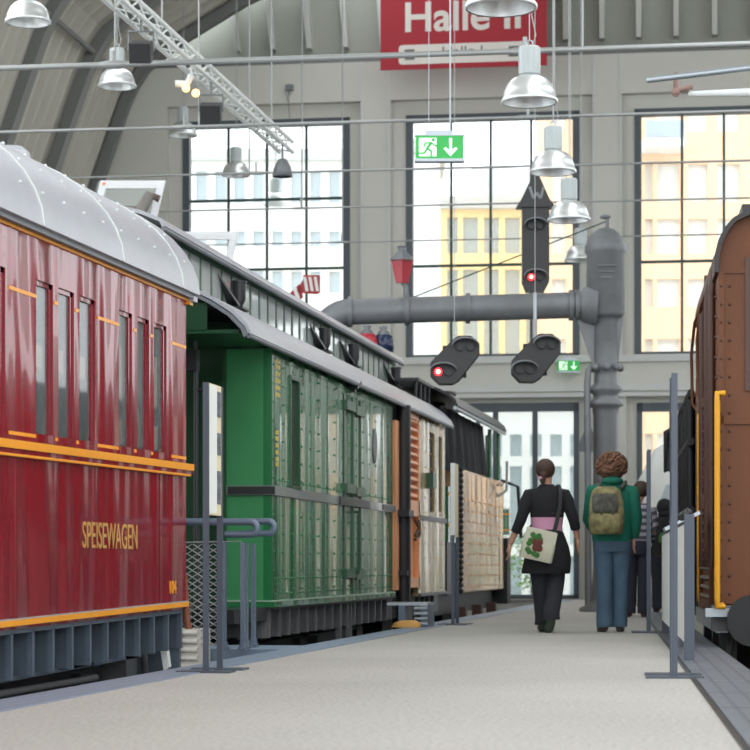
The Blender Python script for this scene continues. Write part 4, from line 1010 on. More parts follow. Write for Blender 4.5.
# ================================================================== EXIT SIGNS
def exit_sign(px, py, d, wpx, label, hang):
    p = PT(px, py, d); r = thing('exit_sign', label, 'exit sign', (p.x, p.y, p.z), YAW)
    w_ = wpx/FPX*d/2; h_ = w_*.48
    m = MB(); m.box(-w_, w_, -.05, .05, -h_, h_); m.build('face', M['egreen'], r)
    m = MB(); m.box(-w_-.01, w_+.01, -.06, .06, -h_-.03, -h_); m.box(-w_-.01, w_+.01, -.055, .055, h_, h_+.015); m.box(-w_*.6, w_*.55, -.04, .04, h_+.015, h_+.06); m.build('housing', M['steel'], r)
    s = w_/ .30
    def T_(pts): return [(x*s, z*s) for x, z in pts]
    m = MB()
    m.prism(T_([(-.26, -.115), (-.04, -.115), (-.04, .115), (-.26, .115)]), 'y', -.054, -.05); m.build('door_symbol', M['ewhite'], r)
    m = MB(); y0_, y1_ = -.059, -.054
    def limb(a, b, t_): 
        a, b = Vector(a)*s, Vector(b)*s; n_ = (b-a).normalized(); n_ = Vector((-n_.y, n_.x))*t_*s
        m.prism([tuple(a+n_), tuple(b+n_), tuple(b-n_), tuple(a-n_)], 'y', y0_, y1_)
    m.prism([(-.08*s+.022*s*math.cos(q*math.pi/6), .09*s+.022*s*math.sin(q*math.pi/6)) for q in range(12)], 'y', y0_, y1_)
    limb((-.1, .06), (-.16, -.02), .016); limb((-.12, .055), (-.18, .05), .009); limb((-.18, .05), (-.2, .0), .009); limb((-.1, .05), (-.05, .01), .009); limb((-.05, .01), (-.02, .03), .009)
    limb((-.16, -.02), (-.1, -.05), .012); limb((-.1, -.05), (-.11, -.115), .011); limb((-.16, -.02), (-.19, -.075), .012); limb((-.19, -.075), (-.27, -.08), .01)
    m.build('running_figure', M['egreen'], r)
    m = MB()
    m.prism(T_([(.12, .115), (.155, .115), (.155, -.04), (.2, .0), (.225, -.02), (.137, -.115), (.05, -.02), (.075, .0), (.12, -.04)]), 'y', -.054, -.05); m.build('arrow', M['ewhite'], r)
    for hx in hang:
        m = MB(); m.tube([(hx*w_, 0, h_+.06), (hx*w_, 0, h_+3.2)], .009 if hx > 0 else .004, 6); m.build('suspension_rod', M['steel'], r)
exit_sign(439.5, 148, 23.5, 47.5, 'large green running man exit sign hanging in front of the centre window', (.45, -.45))
exit_sign(568.5, 366, 41.35, 22, 'small green exit sign low beside the crane neck', ())

# ================================================================== BANNER
bo = -1.6
x0_, zB0 = W(380.5, 70, bo); x1_, _ = W(547, 62, bo); zB0 = W(460, 68, bo)[1]
zB1 = zB0+2.7
bp = WO+We*x0_+Wn*bo
Bn = thing('hall_banner', 'large crimson hall banner hanging from the roof', 'banner', (bp.x, bp.y, zB0), WROT)
bw = x1_-x0_; kx = bw/166.5
m = MB(); m.box(0, bw, -.01, .01, 0, zB1-zB0); m.build('cloth', M['banner'], Bn)
t = text('Halle II', 'lettering', 1.0, M['bwhite'], Bn, (0, -.012, 0), (H90, 0, 0), .003, .02)
xs = [v.co.x for v in t.data.vertices]; zs_ = [v.co.y for v in t.data.vertices]
for v in t.data.vertices: v.co.x = (v.co.x-min(xs))/(max(xs)-min(xs))*(521-405.5)*kx; v.co.y = (v.co.y-min(zs_))/(max(zs_)-min(zs_))*30*kx
t.location = ((405.5-380.5)*kx, -.012, (70-33)*kx)
m = MB()
cr = []
X0, X1, Z0, Z1, rdd = (399-380.5)*kx, (530-380.5)*kx, 5*kx, 24.5*kx, .06
for cx_, cz_, a0 in ((X1-rdd, Z1-rdd, 0), (X0+rdd, Z1-rdd, 1), (X0+rdd, Z0+rdd, 2), (X1-rdd, Z0+rdd, 3)):
    for q in range(4): a = (a0+q/3)*math.pi/2; cr.append((cx_+rdd*math.cos(a), cz_+rdd*math.sin(a)))
m.prism(cr, 'y', -.016, -.01); m.build('white_label', M['bwhite'], Bn)
t = text('Halle I', 'label_lettering', .3, M['bgrey'], Bn, (0, -.018, 0), (H90, 0, 0), .002, .0)
xs = [v.co.x for v in t.data.vertices]; zs_ = [v.co.y for v in t.data.vertices]
for v in t.data.vertices: v.co.x = (v.co.x-min(xs))/(max(xs)-min(xs))*40*kx; v.co.y = (v.co.y-min(zs_))/(max(zs_)-min(zs_))*9*kx
t.location = ((443-380.5)*kx, -.018, 12.6*kx)
for px in (405, 509):
    a = (px-380.5)*kx; m = MB(); m.grid(a, a+10*kx, 9.5*kx, 20*kx, [(a+1.3*kx, a+8.7*kx, 14.5*kx, 17.5*kx)], -.02, -.0165); m.build('train_pictogram', M['bgrey'], Bn)

# ================================================================== PENDANT LAMPS
def make_lamp():
    r = thing('pendant_lamp', '', 'lamp', (0, 0, 0))
    m = MB(); m.lathe([(.25, 0), (.262, .005), (.262, .03), (.245, .045), (.235, .1), (.205, .17), (.155, .22), (.1, .245), (.08, .25), (.078, .27)], seg=28)
    m.lathe([(.245, .006), (.225, .1), (.19, .165), (.14, .2), (.0, .22)], seg=28); m.build('shade', M['alu'], r)
    m = MB(); m.lathe([(.0, .26), (.098, .26), (.1, .27), (.1, .5), (.09, .515), (0, .515)], seg=20)
    for k in range(12): a = k*math.pi/6; m.box(.098*math.cos(a)-.004, .098*math.cos(a)+.004, .098*math.sin(a)-.004, .098*math.sin(a)+.004, .28, .49)
    m.build('ballast_housing', M['lampw'], r)
    m = MB(); m.tube([(.0+.03*math.sin(q*math.pi/6), 0, .545-.03*math.cos(q*math.pi/6)) for q in range(13)], .008, 6); m.build('hook', M['steel'], r)
    m = MB(); m.tube([(0, 0, .57), (0, 0, 4.6)], .006, 6); m.tube([(.01, .0, .5), (.06, 0, .62), (.02, 0, .8), (.015, 0, 4.6)], .005, 6); m.build('suspension_cable', M['wire'], r)
    return r
L = make_lamp()
lamps = [(501, 9, 73, 'pendant lamp cut by the top edge in front of the red banner'), (529.5, 103, 57, 'large pendant lamp hanging lowest right of the red banner'),
 (553, 173, 47, 'second full pendant lamp of the centre row, above the pointed signal'), (569, 221, 43, 'third full pendant lamp of the centre row beside the signal roof'), (580.5, 261, 33, 'smallest pendant lamp, half hidden by the crane head'),
 (28, 23, 46, 'nearest pendant lamp cut by the top left corner'), (117, 87, 39, 'pendant lamp in front of the grey arch rib at upper left'), (183, 136, 29, 'pendant lamp beside the first window frame, under the truss'), (236, 176, 29, 'pendant lamp silhouetted in the left window under the truss'), (275, 205, 26, 'pendant lamp below the end of the lighting truss')]
for i, (px, py, wp, lab) in enumerate(lamps):
    d = .524*FPX/wp; p = PT(px, py, d)
    if i: o = dup(L, p, None, lab)
    else: o = L; L.location = p; L['label'] = lab
    o['group'] = 'pendant lamps in two rows'
# ================================================================== TIE RODS
cols_ = [(67, 62, .034, 'lowest thick tie rod crossing in front of the banner at the top'), (130, 112, .022, 'tie rod along the tops of the windows'), (180, 160, .017, 'tie rod across the upper window panes'), (213, 197, .015, 'fourth tie rod down, above the striped semaphore'), (247, 236, .014, 'lowest tie rod, just over the red lantern')]
for i, (ya_, yb_, r_, lab) in enumerate(cols_):
    zr = 6.55; ymid = 565-(565-(ya_*.5+{0: 45, 1: 113, 2: 160, 3: 200, 4: 236}[i]*.5)); d = (zr-CAMH)*FPX/(565-ymid)
    c = PT(375, ymid, d); 
    r = thing('tie_rod', lab, 'tie rod', (c.x, c.y, c.z), WROT+.0, 'tie rods across the hall')
    m = MB(); m.tube([(-11, 0, 0), (12.5, 0, 0)], r_, 8); m.build('rod', M['wire'], r)
    for px in {0: (106, 525), 1: (180, 528), 2: (254,), 3: (300,), 4: (341,)}[i]:
        x_ = (px-375)/FPX*d
        m = MB(); m.tube([(x_-.16, 0, 0), (x_-.08, 0, 0), (x_+.08, 0, 0), (x_+.16, 0, 0)], [r_, r_*1.5, r_*1.5, r_], 8); m.tube([(x_, 0, 0), (x_, 0, .16)], r_*.8, 6); m.build('turnbuckle', M['wire'], r)
    for px in {0: (582, 108), 1: (195, 553), 2: (247,), 3: (301,), 4: (342,)}[i]:
        x_ = (px-375)/FPX*d
        m = MB(); m.tube([(x_, 0, 0), (x_, 0, 4.5)], .012, 6); m.build('hanger_rod', M['wire'], r)
# ================================================================== LIGHTING TRUSS
dT0, dT1 = 18.0, 33.0
pe = PT(286, 152, dT1); 
TR = thing('lighting_truss', 'white lattice lighting truss running along the hall at upper left', 'truss', (pe.x, pe.y, pe.z))
Ln = 18.0; hw = .10; hh_ = .15
m = MB()
ch = [(-hw, 0), (hw, 0), (-hw, hh_), (hw, hh_)]
for x_, z_ in ch: m.tube([(x_, 0, z_), (x_, -Ln, z_)], .028, 8)
m.build('chords', M['white'], TR)
m = MB(); n_ = 56
for k in range(n_):
    y_a, y_b = -Ln*k/n_, -Ln*(k+1)/n_
    za, zb2 = (0, hh_) if k % 2 else (hh_, 0)
    for x_ in (-hw, hw): m.tube([(x_, y_a, za), (x_, y_b, zb2)], .012, 5)
    for z_ in (0, hh_): m.tube([(-hw if k % 2 else hw, y_a, z_), (hw if k % 2 else -hw, y_b, z_)], .012, 5)
m.build('lattice_bars', M['white'], TR)
for y_ in (-1, -7, -13):
    m = MB(); m.tube([(0, y_, hh_), (0, y_, 4.5)], .012, 6); m.build('suspension_rod', M['wire'], TR)
def flood(px, py, d, w_, label, kind):
    d = 6.87/-ray(px).x; p = PT(px, py, d); r = thing('floodlight', label, 'floodlight', (p.x, p.y, p.z), YAW, 'floodlights on the lighting truss')
    if kind == 'box':
        m = MB(); m.box(-w_/2, w_/2, -.16, .16, -.12, .1, Matrix.Rotation(.35, 3, 'X')); m.build('housing', M['blackp'], r)
        m = MB(); m.tube([(-w_/2-.02, 0, 0), (-w_/2-.02, 0, .22), (w_/2+.02, 0, .22), (w_/2+.02, 0, 0)], .014, 6); m.tube([(0, 0, .22), (0, 0, .45)], .014, 6); m.build('yoke', M['iron'], r)
    elif kind == 'cone':
        m = MB(); m.lathe([(.13, -.13), (.15, -.13), (.13, 0), (.07, .12), (.0, .15)], seg=18); m.build('housing', M['iron'], r)
        m = MB(); m.tube([(0, 0, .13), (0, 0, .42)], .015, 6); m.build('yoke', M['iron'], r)
    else:
        m = MB()
        for dx in (-.06, .06): m.ball((dx, -.02, dx*-.5), .05, seg=10, rg=6)
        m.build('lit_bulbs', M['warm'], r)
        m = MB(); m.tube([(-.2, .05, .1), (-.05, .05, .1), (.0, .05, .2)], .045, 10); m.tube([(.0, .05, .2), (0, .05, .42)], .012, 6); m.build('housing', M['white'], r)
flood(141, 51, 22, .24, 'black box floodlight under the truss near the top left', 'box')
flood(211, 112, 27, .26, 'black box floodlight under the truss above the left window', 'box')
flood(282.5, 168, 32.6, .2, 'small dark conical floodlight at the far end of the truss', 'cone')
flood(191, 91, 24.5, .2, 'small lit twin warm spotlight under the truss', 'lit')
# upper right bar with clamps
p = PT(648, 80, 24); q = PT(765, 66, 23)
m = MB(); m.tube([p, q], .035, 12)
ub = tag(m.build('lighting_bar', M['steel']), 'grey horizontal bar entering at upper right above the orange window', 'bar')
m = MB(); a = PT(690, 94, 24); b = PT(765, 92, 23); m.tube([a, b], [.03, .05], 10); t_ = m.build('lamp_tube', M['ewhite'] if False else M['white'], ub)
m = MB(); a = PT(676, 78, 24); m.tube([a+Vector((0,0,.06)), a+Vector((0,0,-.2))], .03, 8); m.ball(a+Vector((0,0,-.15)), .05); m.tube([a+Vector((-.04,0,-.15)), a+Vector((.18,0,-.1))], .03, 8); m.build('clamp', mat('reddish_clamp', (150, 120, 112), .5), ub)
# white framed display cases beyond the maroon coach
def vitrine(px0, py0, px1, py1, d, sl, label, back):
    c = PT((px0+px1)/2, py1, d); k = d/FPX; w_ = (px1-px0)*k; h_ = (py1-py0)*k
    r = thing('display_frame', label, 'display case', (c.x, c.y, c.z-.6), YAW)
    z0_ = .3
    def sk(mb): mb.v = [(x+sl*(z-z0_), y, z) for x, y, z in mb.v]; return mb
    t = 7*k
    m = MB(); m.grid(-w_/2, w_/2, z0_, h_+.6, [(-w_/2+t, w_/2-t, z0_-1, h_+.6-t*1.1)], -.04, .04); sk(m).build('white_frame', M['whiteb'], r)
    m = MB(); m.box(-w_/2+t*.5, w_/2-t*.6, -.5, .0, z0_, h_+.6-t); sk(m).build('glass_box', M['glass'], r)
    m = MB(); m.box(-w_/2+.04, -w_/2+.04+3*k, -.045, -.041, h_+.6-5*k, h_+.6-2*k); sk(m).build('orange_mark', mat('orange_mark', (240, 110, 50), .6), r)
    m = MB()
    for x_ in (-w_/2+t/2, w_/2-t/2): m.box(x_-.04, x_+.04, -.03, .03, -c.z+.6-.02, z0_)
    m.build('leg', M['whiteb'], r)
    if back:
        m = MB(); m.loft([(-.1, -.25, .35, .3, .15), (0, -.25, .6, .22, .12), (.05, -.25, .8, .1, .08)], 14); m.tube([(.15, -.25, .7), (.3, -.25, .95), (.42, -.25, .9)], [.09, .07, .05], 10)
        tag(m.build('exhibit_model', mat('dark_bronze_exhibit', (96, 80, 74), .4, metal=.4), None, r.location+Vector((.2, 0, .14)), (0, 0, YAW)), 'dark rounded exhibit inside the larger white framed case', 'model')
vitrine(82, 181, 147, 236, 29, .24, 'larger white framed glass display case rising above the maroon coach roof', True)
vitrine(172, 232, 228, 262, 32, .2, 'lower white framed display case in front of the left window', False)
s_, z_ = W(290, 88, -.2)
p = WO+We*s_+Wn*(-.26)
sn = thing('wall_sensor', 'small grey sensor box on the wall above the left window', 'sensor', (p.x, p.y, z_), WROT)
m = MB(); m.box(-.07, .07, -.05, .08, -.05, .05); m.build('housing', M['iron'], sn)
m = MB(); m.tube([(0, 0, -.05), (-.03, .02, -.2), (0, .05, -.6)], .008, 6); m.build('cable', M['iron'], sn)
# ================================================================== PEOPLE
def skinned(name, joints, bones, m, parent, root=0, sub=2):
    me = bpy.data.meshes.new(name); me.from_pydata([j[0] for j in joints], bones, []); me.update()
    o = bpy.data.objects.new(name, me); COL.objects.link(o); me.materials.append(m); o.parent = parent
    md = o.modifiers.new('skin', 'SKIN'); md.use_smooth_shade = True
    if not me.skin_vertices: 
        bpy.context.view_layer.objects.active = o
    lay = me.skin_vertices[0].data
    for i, j in enumerate(joints): lay[i].radius = (j[1], j[2] if len(j) > 2 else j[1]); lay[i].use_root = (i == root)
    s = o.modifiers.new('sub', 'SUBSURF'); s.levels = sub; s.render_levels = sub
    return o
def hand(parent, wrist, direction, side, name='hand'):
    d = Vector(direction).normalized(); s = Vector((0, 1, 0)); t = d.cross(s).normalized()*side   # t: across the thickness
    w_ = Vector(wrist); m = MB()
    pc = w_+d*.045
    pts = []
    # palm as an elliptical tube
    a = s; ring = []
    for q, (l, ww, tt) in enumerate(((-.01, .026, .022), (.03, .036, .02), (.07, .042, .017), (.095, .038, .013))):
        for k in range(10):
            an = 2*math.pi*k/10; pts.append(w_+d*l+s*ww*math.cos(an)+t*tt*math.sin(an))
    m.add(pts, [(i*10+k, i*10+(k+1) % 10, (i+1)*10+(k+1) % 10, (i+1)*10+k) for i in range(3) for k in range(10)]+[tuple(range(9, -1, -1)), tuple(range(30, 40))], True)
    for k, (off, ln) in enumerate(((.030, .068), (.011, .076), (-.009, .071), (-.028, .056))):
        b = w_+d*.085+s*off; c = (d+s*off*1.5).normalized(); cu = t*-1
        p1 = b+c*ln*.45; p2 = p1+(c+cu*.35).normalized()*ln*.32; p3 = p2+(c+cu*.8).normalized()*ln*.25
        m.tube([b-c*.01, b+c*.012, p1, p2, p3], [.009, .0095, .009, .008, .006], 8)
    b = w_+d*.02+s*.03; p1 = b+(d*.7+s*.6-t*.3).normalized()*.04; p2 = p1+(d*.95+s*.2-t*.3).normalized()*.028
    m.tube([b, p1, p2], [.012, .0105, .008], 8)
    return m.build(name, M['skin'], parent)
def face(parent, c, r):
    m = MB(); m.ball((c[0], c[1]+r*1.02, c[2]-.02), .014, (.8, 1.2, 1.3), 8, 6); m.build('nose', M['skin'], parent)
    for sx in (-1, 1):
        m = MB(); m.ball((c[0]+sx*.033, c[1]+r*.9, c[2]+.01), .012, seg=8, rg=6); m.build('eye', M['ewhite'] if False else M['white'], parent)
        m = MB(); m.ball((c[0]+sx*(r*.93), c[1], c[2]-.015), .026, (.4, .8, 1.2), 8, 6); m.build('ear', M['skin'], parent)
    m = MB(); m.ball((c[0], c[1]+r*.9, c[2]-.055), .02, (1.2, .4, .35), 8, 6); m.build('mouth', mat('lips', (170, 96, 90), .6), parent)
def limb(m, pts, rad, seg=12): m.tube(pts, rad, seg)

# ---- woman with shoulder bag.  local x right, y away from the camera; 1 m = 100 px at this distance
def person(root, P):
    J = []; B_ = []
    def j(p, r): J.append((p, r)); return len(J)-1
    def bone(a, b): B_.append((a, b))
    pel = j(P['pelvis'], .12); sp_ = j(P['spine'], .105); chs = j(P['chest'], .12); nk = j(P['neck'], .05); hb = j(P['jaw'], .066); hd = j(P['head'], .088); ht = j((P['head'][0], P['head'][1], P['head'][2]+.07), .06)
    for a, b in ((pel, sp_), (sp_, chs), (chs, nk), (nk, hb), (hb, hd), (hd, ht)): bone(a, b)
    for s in ('L', 'R'):
        sh = j(P['sh'+s], .055); el = j(P['el'+s], .042); wr = j(P['wr'+s], .028)
        bone(chs, sh); bone(sh, el); bone(el, wr)
        hp = j(P['hip'+s], .085); kn = j(P['kn'+s], .055); an = j(P['an'+s], .038); to = j(P['to'+s], .034)
        bone(pel, hp); bone(hp, kn); bone(kn, an); bone(an, to)
    b = skinned('body', J, B_, M['skin'], root)
    return b
def shoes(root, P, m_, toeup=None):
    for s in ('L', 'R'):
        an, to = Vector(P['an'+s]), Vector(P['to'+s]); d = (to-an); d.normalize()
        m = MB(); up = Vector((0, 0, 1)); heel = an-Vector((0, 0, .045))-Vector((0, .04, 0)) if s != toeup else an+Vector((0, -.03, -.02))
        m.tube([heel, heel.lerp(to, .35), heel.lerp(to, .8), to+d*.03], [.035, .044, .046, .03], 12)
        m.build('shoe', m_, root)
g = GD(547, 632)
WX_ = thing('person', 'woman in black top and black skirt over trousers, pink band at the waist, walking away', 'person', (g.x, g.y, 0), YAW)
P = dict(pelvis=(.0, 0, .93), spine=(-.0, 0, 1.08), chest=(.0, .0, 1.27), neck=(-.0, .02, 1.44), jaw=(-.01, .04, 1.52), head=(-.015, .05, 1.60),
 shL=(-.17, .0, 1.38), elL=(-.27, -.04, 1.10), wrL=(-.36, .06, .88), shR=(.17, 0, 1.38), elR=(.26, -.05, 1.12), wrR=(.31, .05, .92),
 hipL=(-.09, 0, .88), knL=(-.06, .06, .50), anL=(-.03, .05, .10), toL=(-.04, .22, .035), hipR=(.09, 0, .88), knR=(.085, -.0, .5), anR=(.02, -.26, .16), toR=(.0, -.2, .03))
P['wrL'] = (-.365, .05, .87)
person(WX_, P); face(WX_, (P['head'][0], P['head'][1], P['head'][2]), .085)
hand(WX_, P['wrL'], (-.12, .1, -1), 1); hand(WX_, P['wrR'], (.05, .1, -1), -1)
m = MB(); m.loft([(0, 0, 1.14, .165, .115), (0, 0, 1.22, .175, .125), (0, 0, 1.31, .185, .125), (0, .0, 1.37, .17, .11), (0, .0, 1.415, .13, .09), (0, .01, 1.45, .085, .075), (0, .02, 1.47, .07, .065)], 22)
for s in ('L', 'R'):
    a, b, c = Vector(P['sh'+s]), Vector(P['el'+s]), Vector(P['wr'+s]); e = b.lerp(c, .45)
    q = Vector((a.x*.6, a.y, a.z+.005)); m.tube([q, a+Vector((a.x*.06, 0, -.015)), a.lerp(b, .25), a.lerp(b, .6), b, b.lerp(c, .2), e], [.05, .066, .07, .06, .055, .052, .05], 14)
m.build('black_top', M['blackc'], WX_)
m = MB(); m.loft([(0, 0, .96, .165, .118), (0, 0, 1.04, .152, .108), (0, 0, 1.12, .16, .11), (0, 0, 1.18, .17, .12)], 22); m.build('pink_band', M['pinkc'], WX_)
m = MB(); m.ball((.0, .02, 1.455), .068, (1, .9, .4)); m.build('pink_collar', M['pinkc'], WX_)
m = MB(); m.loft([(0, 0, 1.02, .15, .11), (0, 0, .95, .18, .13), (0, 0, .85, .215, .15), (.0, 0, .72, .235, .165), (-.02, 0, .60, .245, .17), (-.02, 0, .58, .235, .16)], 26)
random.seed(3); m.v = [(x*(1+.035*math.sin(9*math.atan2(y, x)+z*3)), y*(1+.035*math.sin(9*math.atan2(y, x)+z*3)), z) if z < .9 else (x, y, z) for x, y, z in m.v]
m.build('black_skirt', M['blackc'], WX_)
m = MB()
for s in ('L', 'R'):
    a, b, c = Vector(P['hip'+s]), Vector(P['kn'+s]), Vector(P['an'+s])
    m.tube([a, a.lerp(b, .5), b, b.lerp(c, .5), c+Vector((0, 0, .05)), c-Vector((0, 0, .03))], [.11, .105, .09, .085, .085, .09], 16)
m.build('black_trousers', mat('charcoal_trousers', (40, 42, 48), .9, bump=((1,1,.4), 12, .8, .03)), WX_)
shoes(WX_, P, M['shoeg'], 'R')
m = MB(); m.tube([(.02, -.3, .18), (.01, -.27, .1), (0, -.24, .03)], [.045, .052, .045], 12, ry=1); m.build('shoe_sole', M['shoeg'], WX_)
hx, hy, hz = P['head']
m = MB(); m.ball((hx, hy-.022, hz+.025), .1, (.98, 1.05, 1.05), 18, 12); m.ball((hx-.02, hy-.1, hz-.035), .04, (1.1, 1, 1.0)); m.tube([(hx-.03, hy-.12, hz-.05), (hx-.035, hy-.13, hz-.1), (hx-.03, hy-.11, hz-.15)], [.03, .026, .01], 10); m.build('hair', M['hairb'], WX_)
m = MB(); m.ball((hx-.04, hy-.12, hz-.07), .03, (1.2, 1, .7)); m.build('pink_hair_tie', M['pinkc'], WX_)
# bag
BG = thing('shoulder_bag', 'cream canvas shoulder bag with green and maroon print hanging behind the woman', 'bag', tuple(Vector((g.x, g.y, 0))), YAW)
m = MB(); R0 = Matrix.Rotation(.22, 3, 'Y')
m.loft([(0, 0, -.15, .155, .05), (0, 0, -.14, .165, .06), (0, 0, .0, .165, .07), (0, 0, .14, .15, .05), (0, 0, .16, .145, .03)], 24, pw=.35)
m.v = [tuple(R0 @ Vector(v)+Vector((-.10, -.2, .79+.07))) for v in m.v]; m.build('bag_body', M['bagc'], BG)
m = MB(); m.box(-.155, .155, -.066, -.06, .04, .155); m.v = [tuple(R0 @ Vector(v)+Vector((-.10, -.2, .79+.07))) for v in m.v]; m.build('bag_flap', M['bagc'], BG)
def blob(m, pts, r):
    for (x, z) in pts: m.ball((x, -.072, z), r, (1, .15, 1), 10, 6)
m = MB(); blob(m, [(-.08, .09), (-.05, .07), (-.02, .09), (-.09, .03), (-.1, -.06), (-.08, -.08), (-.03, -.09), (0, -.1), (.0, .06), (-.1, .0)], .028)
m.v = [tuple(R0 @ Vector(v)+Vector((-.10, -.2, .86))) for v in m.v]; m.build('green_print', M['bagg'], BG)
m = MB(); blob(m, [(-.04, .02), (-.01, .0), (-.03, -.03), (.01, -.03), (.0, .03)], .034); m.v = [tuple(R0 @ Vector(v)+Vector((-.10, -.203, .86))) for v in m.v]; m.build('maroon_print', M['bagr'], BG)
m = MB()
for off in (0, .012, .024):
    m.tube([(.045+off, -.16, .98), (.075+off, -.142, 1.1), (.105+off, -.15, 1.25), (.115+off, -.1, 1.40), (.10+off, -.02, 1.462), (.07+off, .09, 1.41), (-.05+off, .15, 1.2), (-.2+off, .1, 1.0), (-.24+off, -.12, .95)], .008, 6)
m.build('strap', M['blackp'], BG)

# ---- man with backpack
g = GD(612, 632)
MN = thing('person', 'curly haired man in teal jacket and blue jeans walking away', 'person', (g.x, g.y, 0), YAW)
P = dict(pelvis=(.0, 0, .95), spine=(.0, 0, 1.1), chest=(.01, .0, 1.3), neck=(.01, .02, 1.47), jaw=(.01, .04, 1.56), head=(.0, .05, 1.64),
 shL=(-.18, .0, 1.42), elL=(-.22, .1, 1.12), wrL=(-.14, .24, 1.0), shR=(.19, 0, 1.41), elR=(.235, -.02, 1.14), wrR=(.225, .06, .94),
 hipL=(-.09, 0, .92), knL=(-.07, .02, .5), anL=(-.075, -.02, .09), toL=(-.1, .14, .03), hipR=(.09, 0, .92), knR=(.09, .05, .5), anR=(.08, .08, .09), toR=(.11, .24, .03))
person(MN, P); face(MN, P['head'], .088); hand(MN, P['wrL'], (.5, .6, -.2), 1); hand(MN, P['wrR'], (.0, .15, -1), -1)
m = MB(); m.loft([(0, 0, .9, .19, .135), (0, 0, .93, .2, .14), (0, 0, 1.1, .19, .135), (0, 0, 1.3, .2, .135), (0, .0, 1.39, .18, .12), (0, .0, 1.44, .14, .1), (0, .01, 1.49, .1, .09), (0, .02, 1.54, .085, .085), (0, .02, 1.56, .08, .08)], 24)
for s in ('L', 'R'):
    a, b, c = Vector(P['sh'+s]), Vector(P['el'+s]), Vector(P['wr'+s])
    q = Vector((a.x*.6, a.y, a.z+.005)); m.tube([q, a+Vector((a.x*.06, 0, -.015)), a.lerp(b, .25), a.lerp(b, .6), b, b.lerp(c, .5), b.lerp(c, .95)], [.055, .074, .078, .07, .066, .06, .05], 14)
m.build('teal_jacket', M['tealc'], MN)
m = MB(); m.ball((0, -.04, 1.5), .1, (1.1, .9, .5)); m.build('hood', M['tealc'], MN)
m = MB(); m.loft([(0, 0, .97, .17, .125), (0, 0, .88, .185, .14), (0, 0, .8, .18, .13)], 22)
for s in ('L', 'R'):
    a, b, c = Vector(P['hip'+s]), Vector(P['kn'+s]), Vector(P['an'+s])
    m.tube([a, a.lerp(b, .5), b, b.lerp(c, .5), c+Vector((0, 0, .05)), c-Vector((0, 0, .04))], [.105, .098, .08, .082, .085, .082], 16)
m.build('blue_jeans', M['jeans'], MN); shoes(MN, P, M['shoe'])
hx, hy, hz = P['head']; random.seed(11)
m = MB(); hz -= .015; m.ball((hx, hy-.025, hz+.02), .14, (1.08, 1.0, .98), 16, 10, .06)
for k in range(230):
    a = random.uniform(0, 2*math.pi); e = random.uniform(-.55, 1.3)
    if math.sin(a) > .5 and e < .5: continue
    r_ = .143; m.ball((hx+r_*1.05*math.cos(a)*math.cos(e), hy-.025+r_*math.sin(a)*math.cos(e), hz+.025+r_*.95*math.sin(e)), random.uniform(.012, .024), seg=7, rg=5, wob=.2)
m.build('hair', M['hairc'], MN)
BK = thing('backpack', 'olive camouflage backpack on the back of the curly haired man', 'backpack', (g.x, g.y, 0), YAW)
cx_ = -.08
m = MB(); m.loft([(cx_, -.22, .97, .14, .07), (cx_, -.23, 1.0, .165, .1), (cx_, -.23, 1.12, .175, .115), (cx_, -.22, 1.3, .165, .1), (cx_, -.21, 1.4, .14, .08), (cx_, -.2, 1.44, .09, .05)], 24, pw=.6); m.build('main_bag', M['camo'], BK)
m = MB(); m.loft([(cx_, -.33, .99, .11, .03), (cx_, -.34, 1.03, .13, .05), (cx_, -.34, 1.13, .13, .05), (cx_, -.33, 1.17, .11, .03)], 20, pw=.5); m.build('front_pocket', M['camo'], BK)
m = MB(); m.loft([(cx_-.02, -.3, 1.18, .12, .05), (cx_-.02, -.31, 1.22, .13, .055), (cx_-.02, -.29, 1.33, .125, .05), (cx_-.02, -.28, 1.37, .11, .03)], 20, pw=.5); m.build('top_pocket', M['camod'], BK)
m = MB()
for dx in (-.06, .05): m.box(cx_+dx-.012, cx_+dx+.012, -.37, -.36, 1.05, 1.36)
m.build('webbing', M['camod'], BK)
for sx in (-.14, .13):
    m = MB(); m.tube([(sx*.8+cx_*.3, -.13, 1.43), (sx, -.03, 1.49), (sx, .12, 1.4), (sx*1.1, .14, 1.2), (sx*1.1, -.06, 1.02)], .02, 8); m.build('shoulder_strap', M['camod'], BK)
# ---- third walker in striped shirt, partly hidden
g = GD(637.5, 617)
S3 = thing('person', 'person in grey striped shirt and dark trousers, partly behind the man in teal', 'person', (g.x, g.y, 0), YAW)
P = dict(pelvis=(.0, 0, .93), spine=(.0, 0, 1.08), chest=(.0, .0, 1.28), neck=(.0, .02, 1.45), jaw=(.03, .04, 1.54), head=(.05, .05, 1.62),
 shL=(-.17, .0, 1.4), elL=(-.24, .02, 1.12), wrL=(-.2, .14, .92), shR=(.17, 0, 1.4), elR=(.22, .02, 1.12), wrR=(.18, .16, .96),
 hipL=(-.09, 0, .9), knL=(-.08, .04, .5), anL=(-.1, .0, .09), toL=(-.12, .16, .03), hipR=(.09, 0, .9), knR=(.08, .0, .5), anR=(.07, -.06, .09), toR=(.1, .1, .03))
person(S3, P); face(S3, P['head'], .086); hand(S3, P['wrL'], (0, .2, -1), 1); hand(S3, P['wrR'], (0, .2, -1), -1)
sm = MB(); m = sm
rings = []; zq = .95
for i in range(24):
    z = .95+i*.022; t = (z-.95)/.5; rx = .17+.03*math.sin(t*3) if z < 1.4 else .19-(z-1.4)*1.3
    rings.append((0, 0, z, rx, rx*.68))
for i in range(23): m.cur = (i//2) % 2; m.loft(rings[i:i+2], 20, caps=False)
m.cur = 0
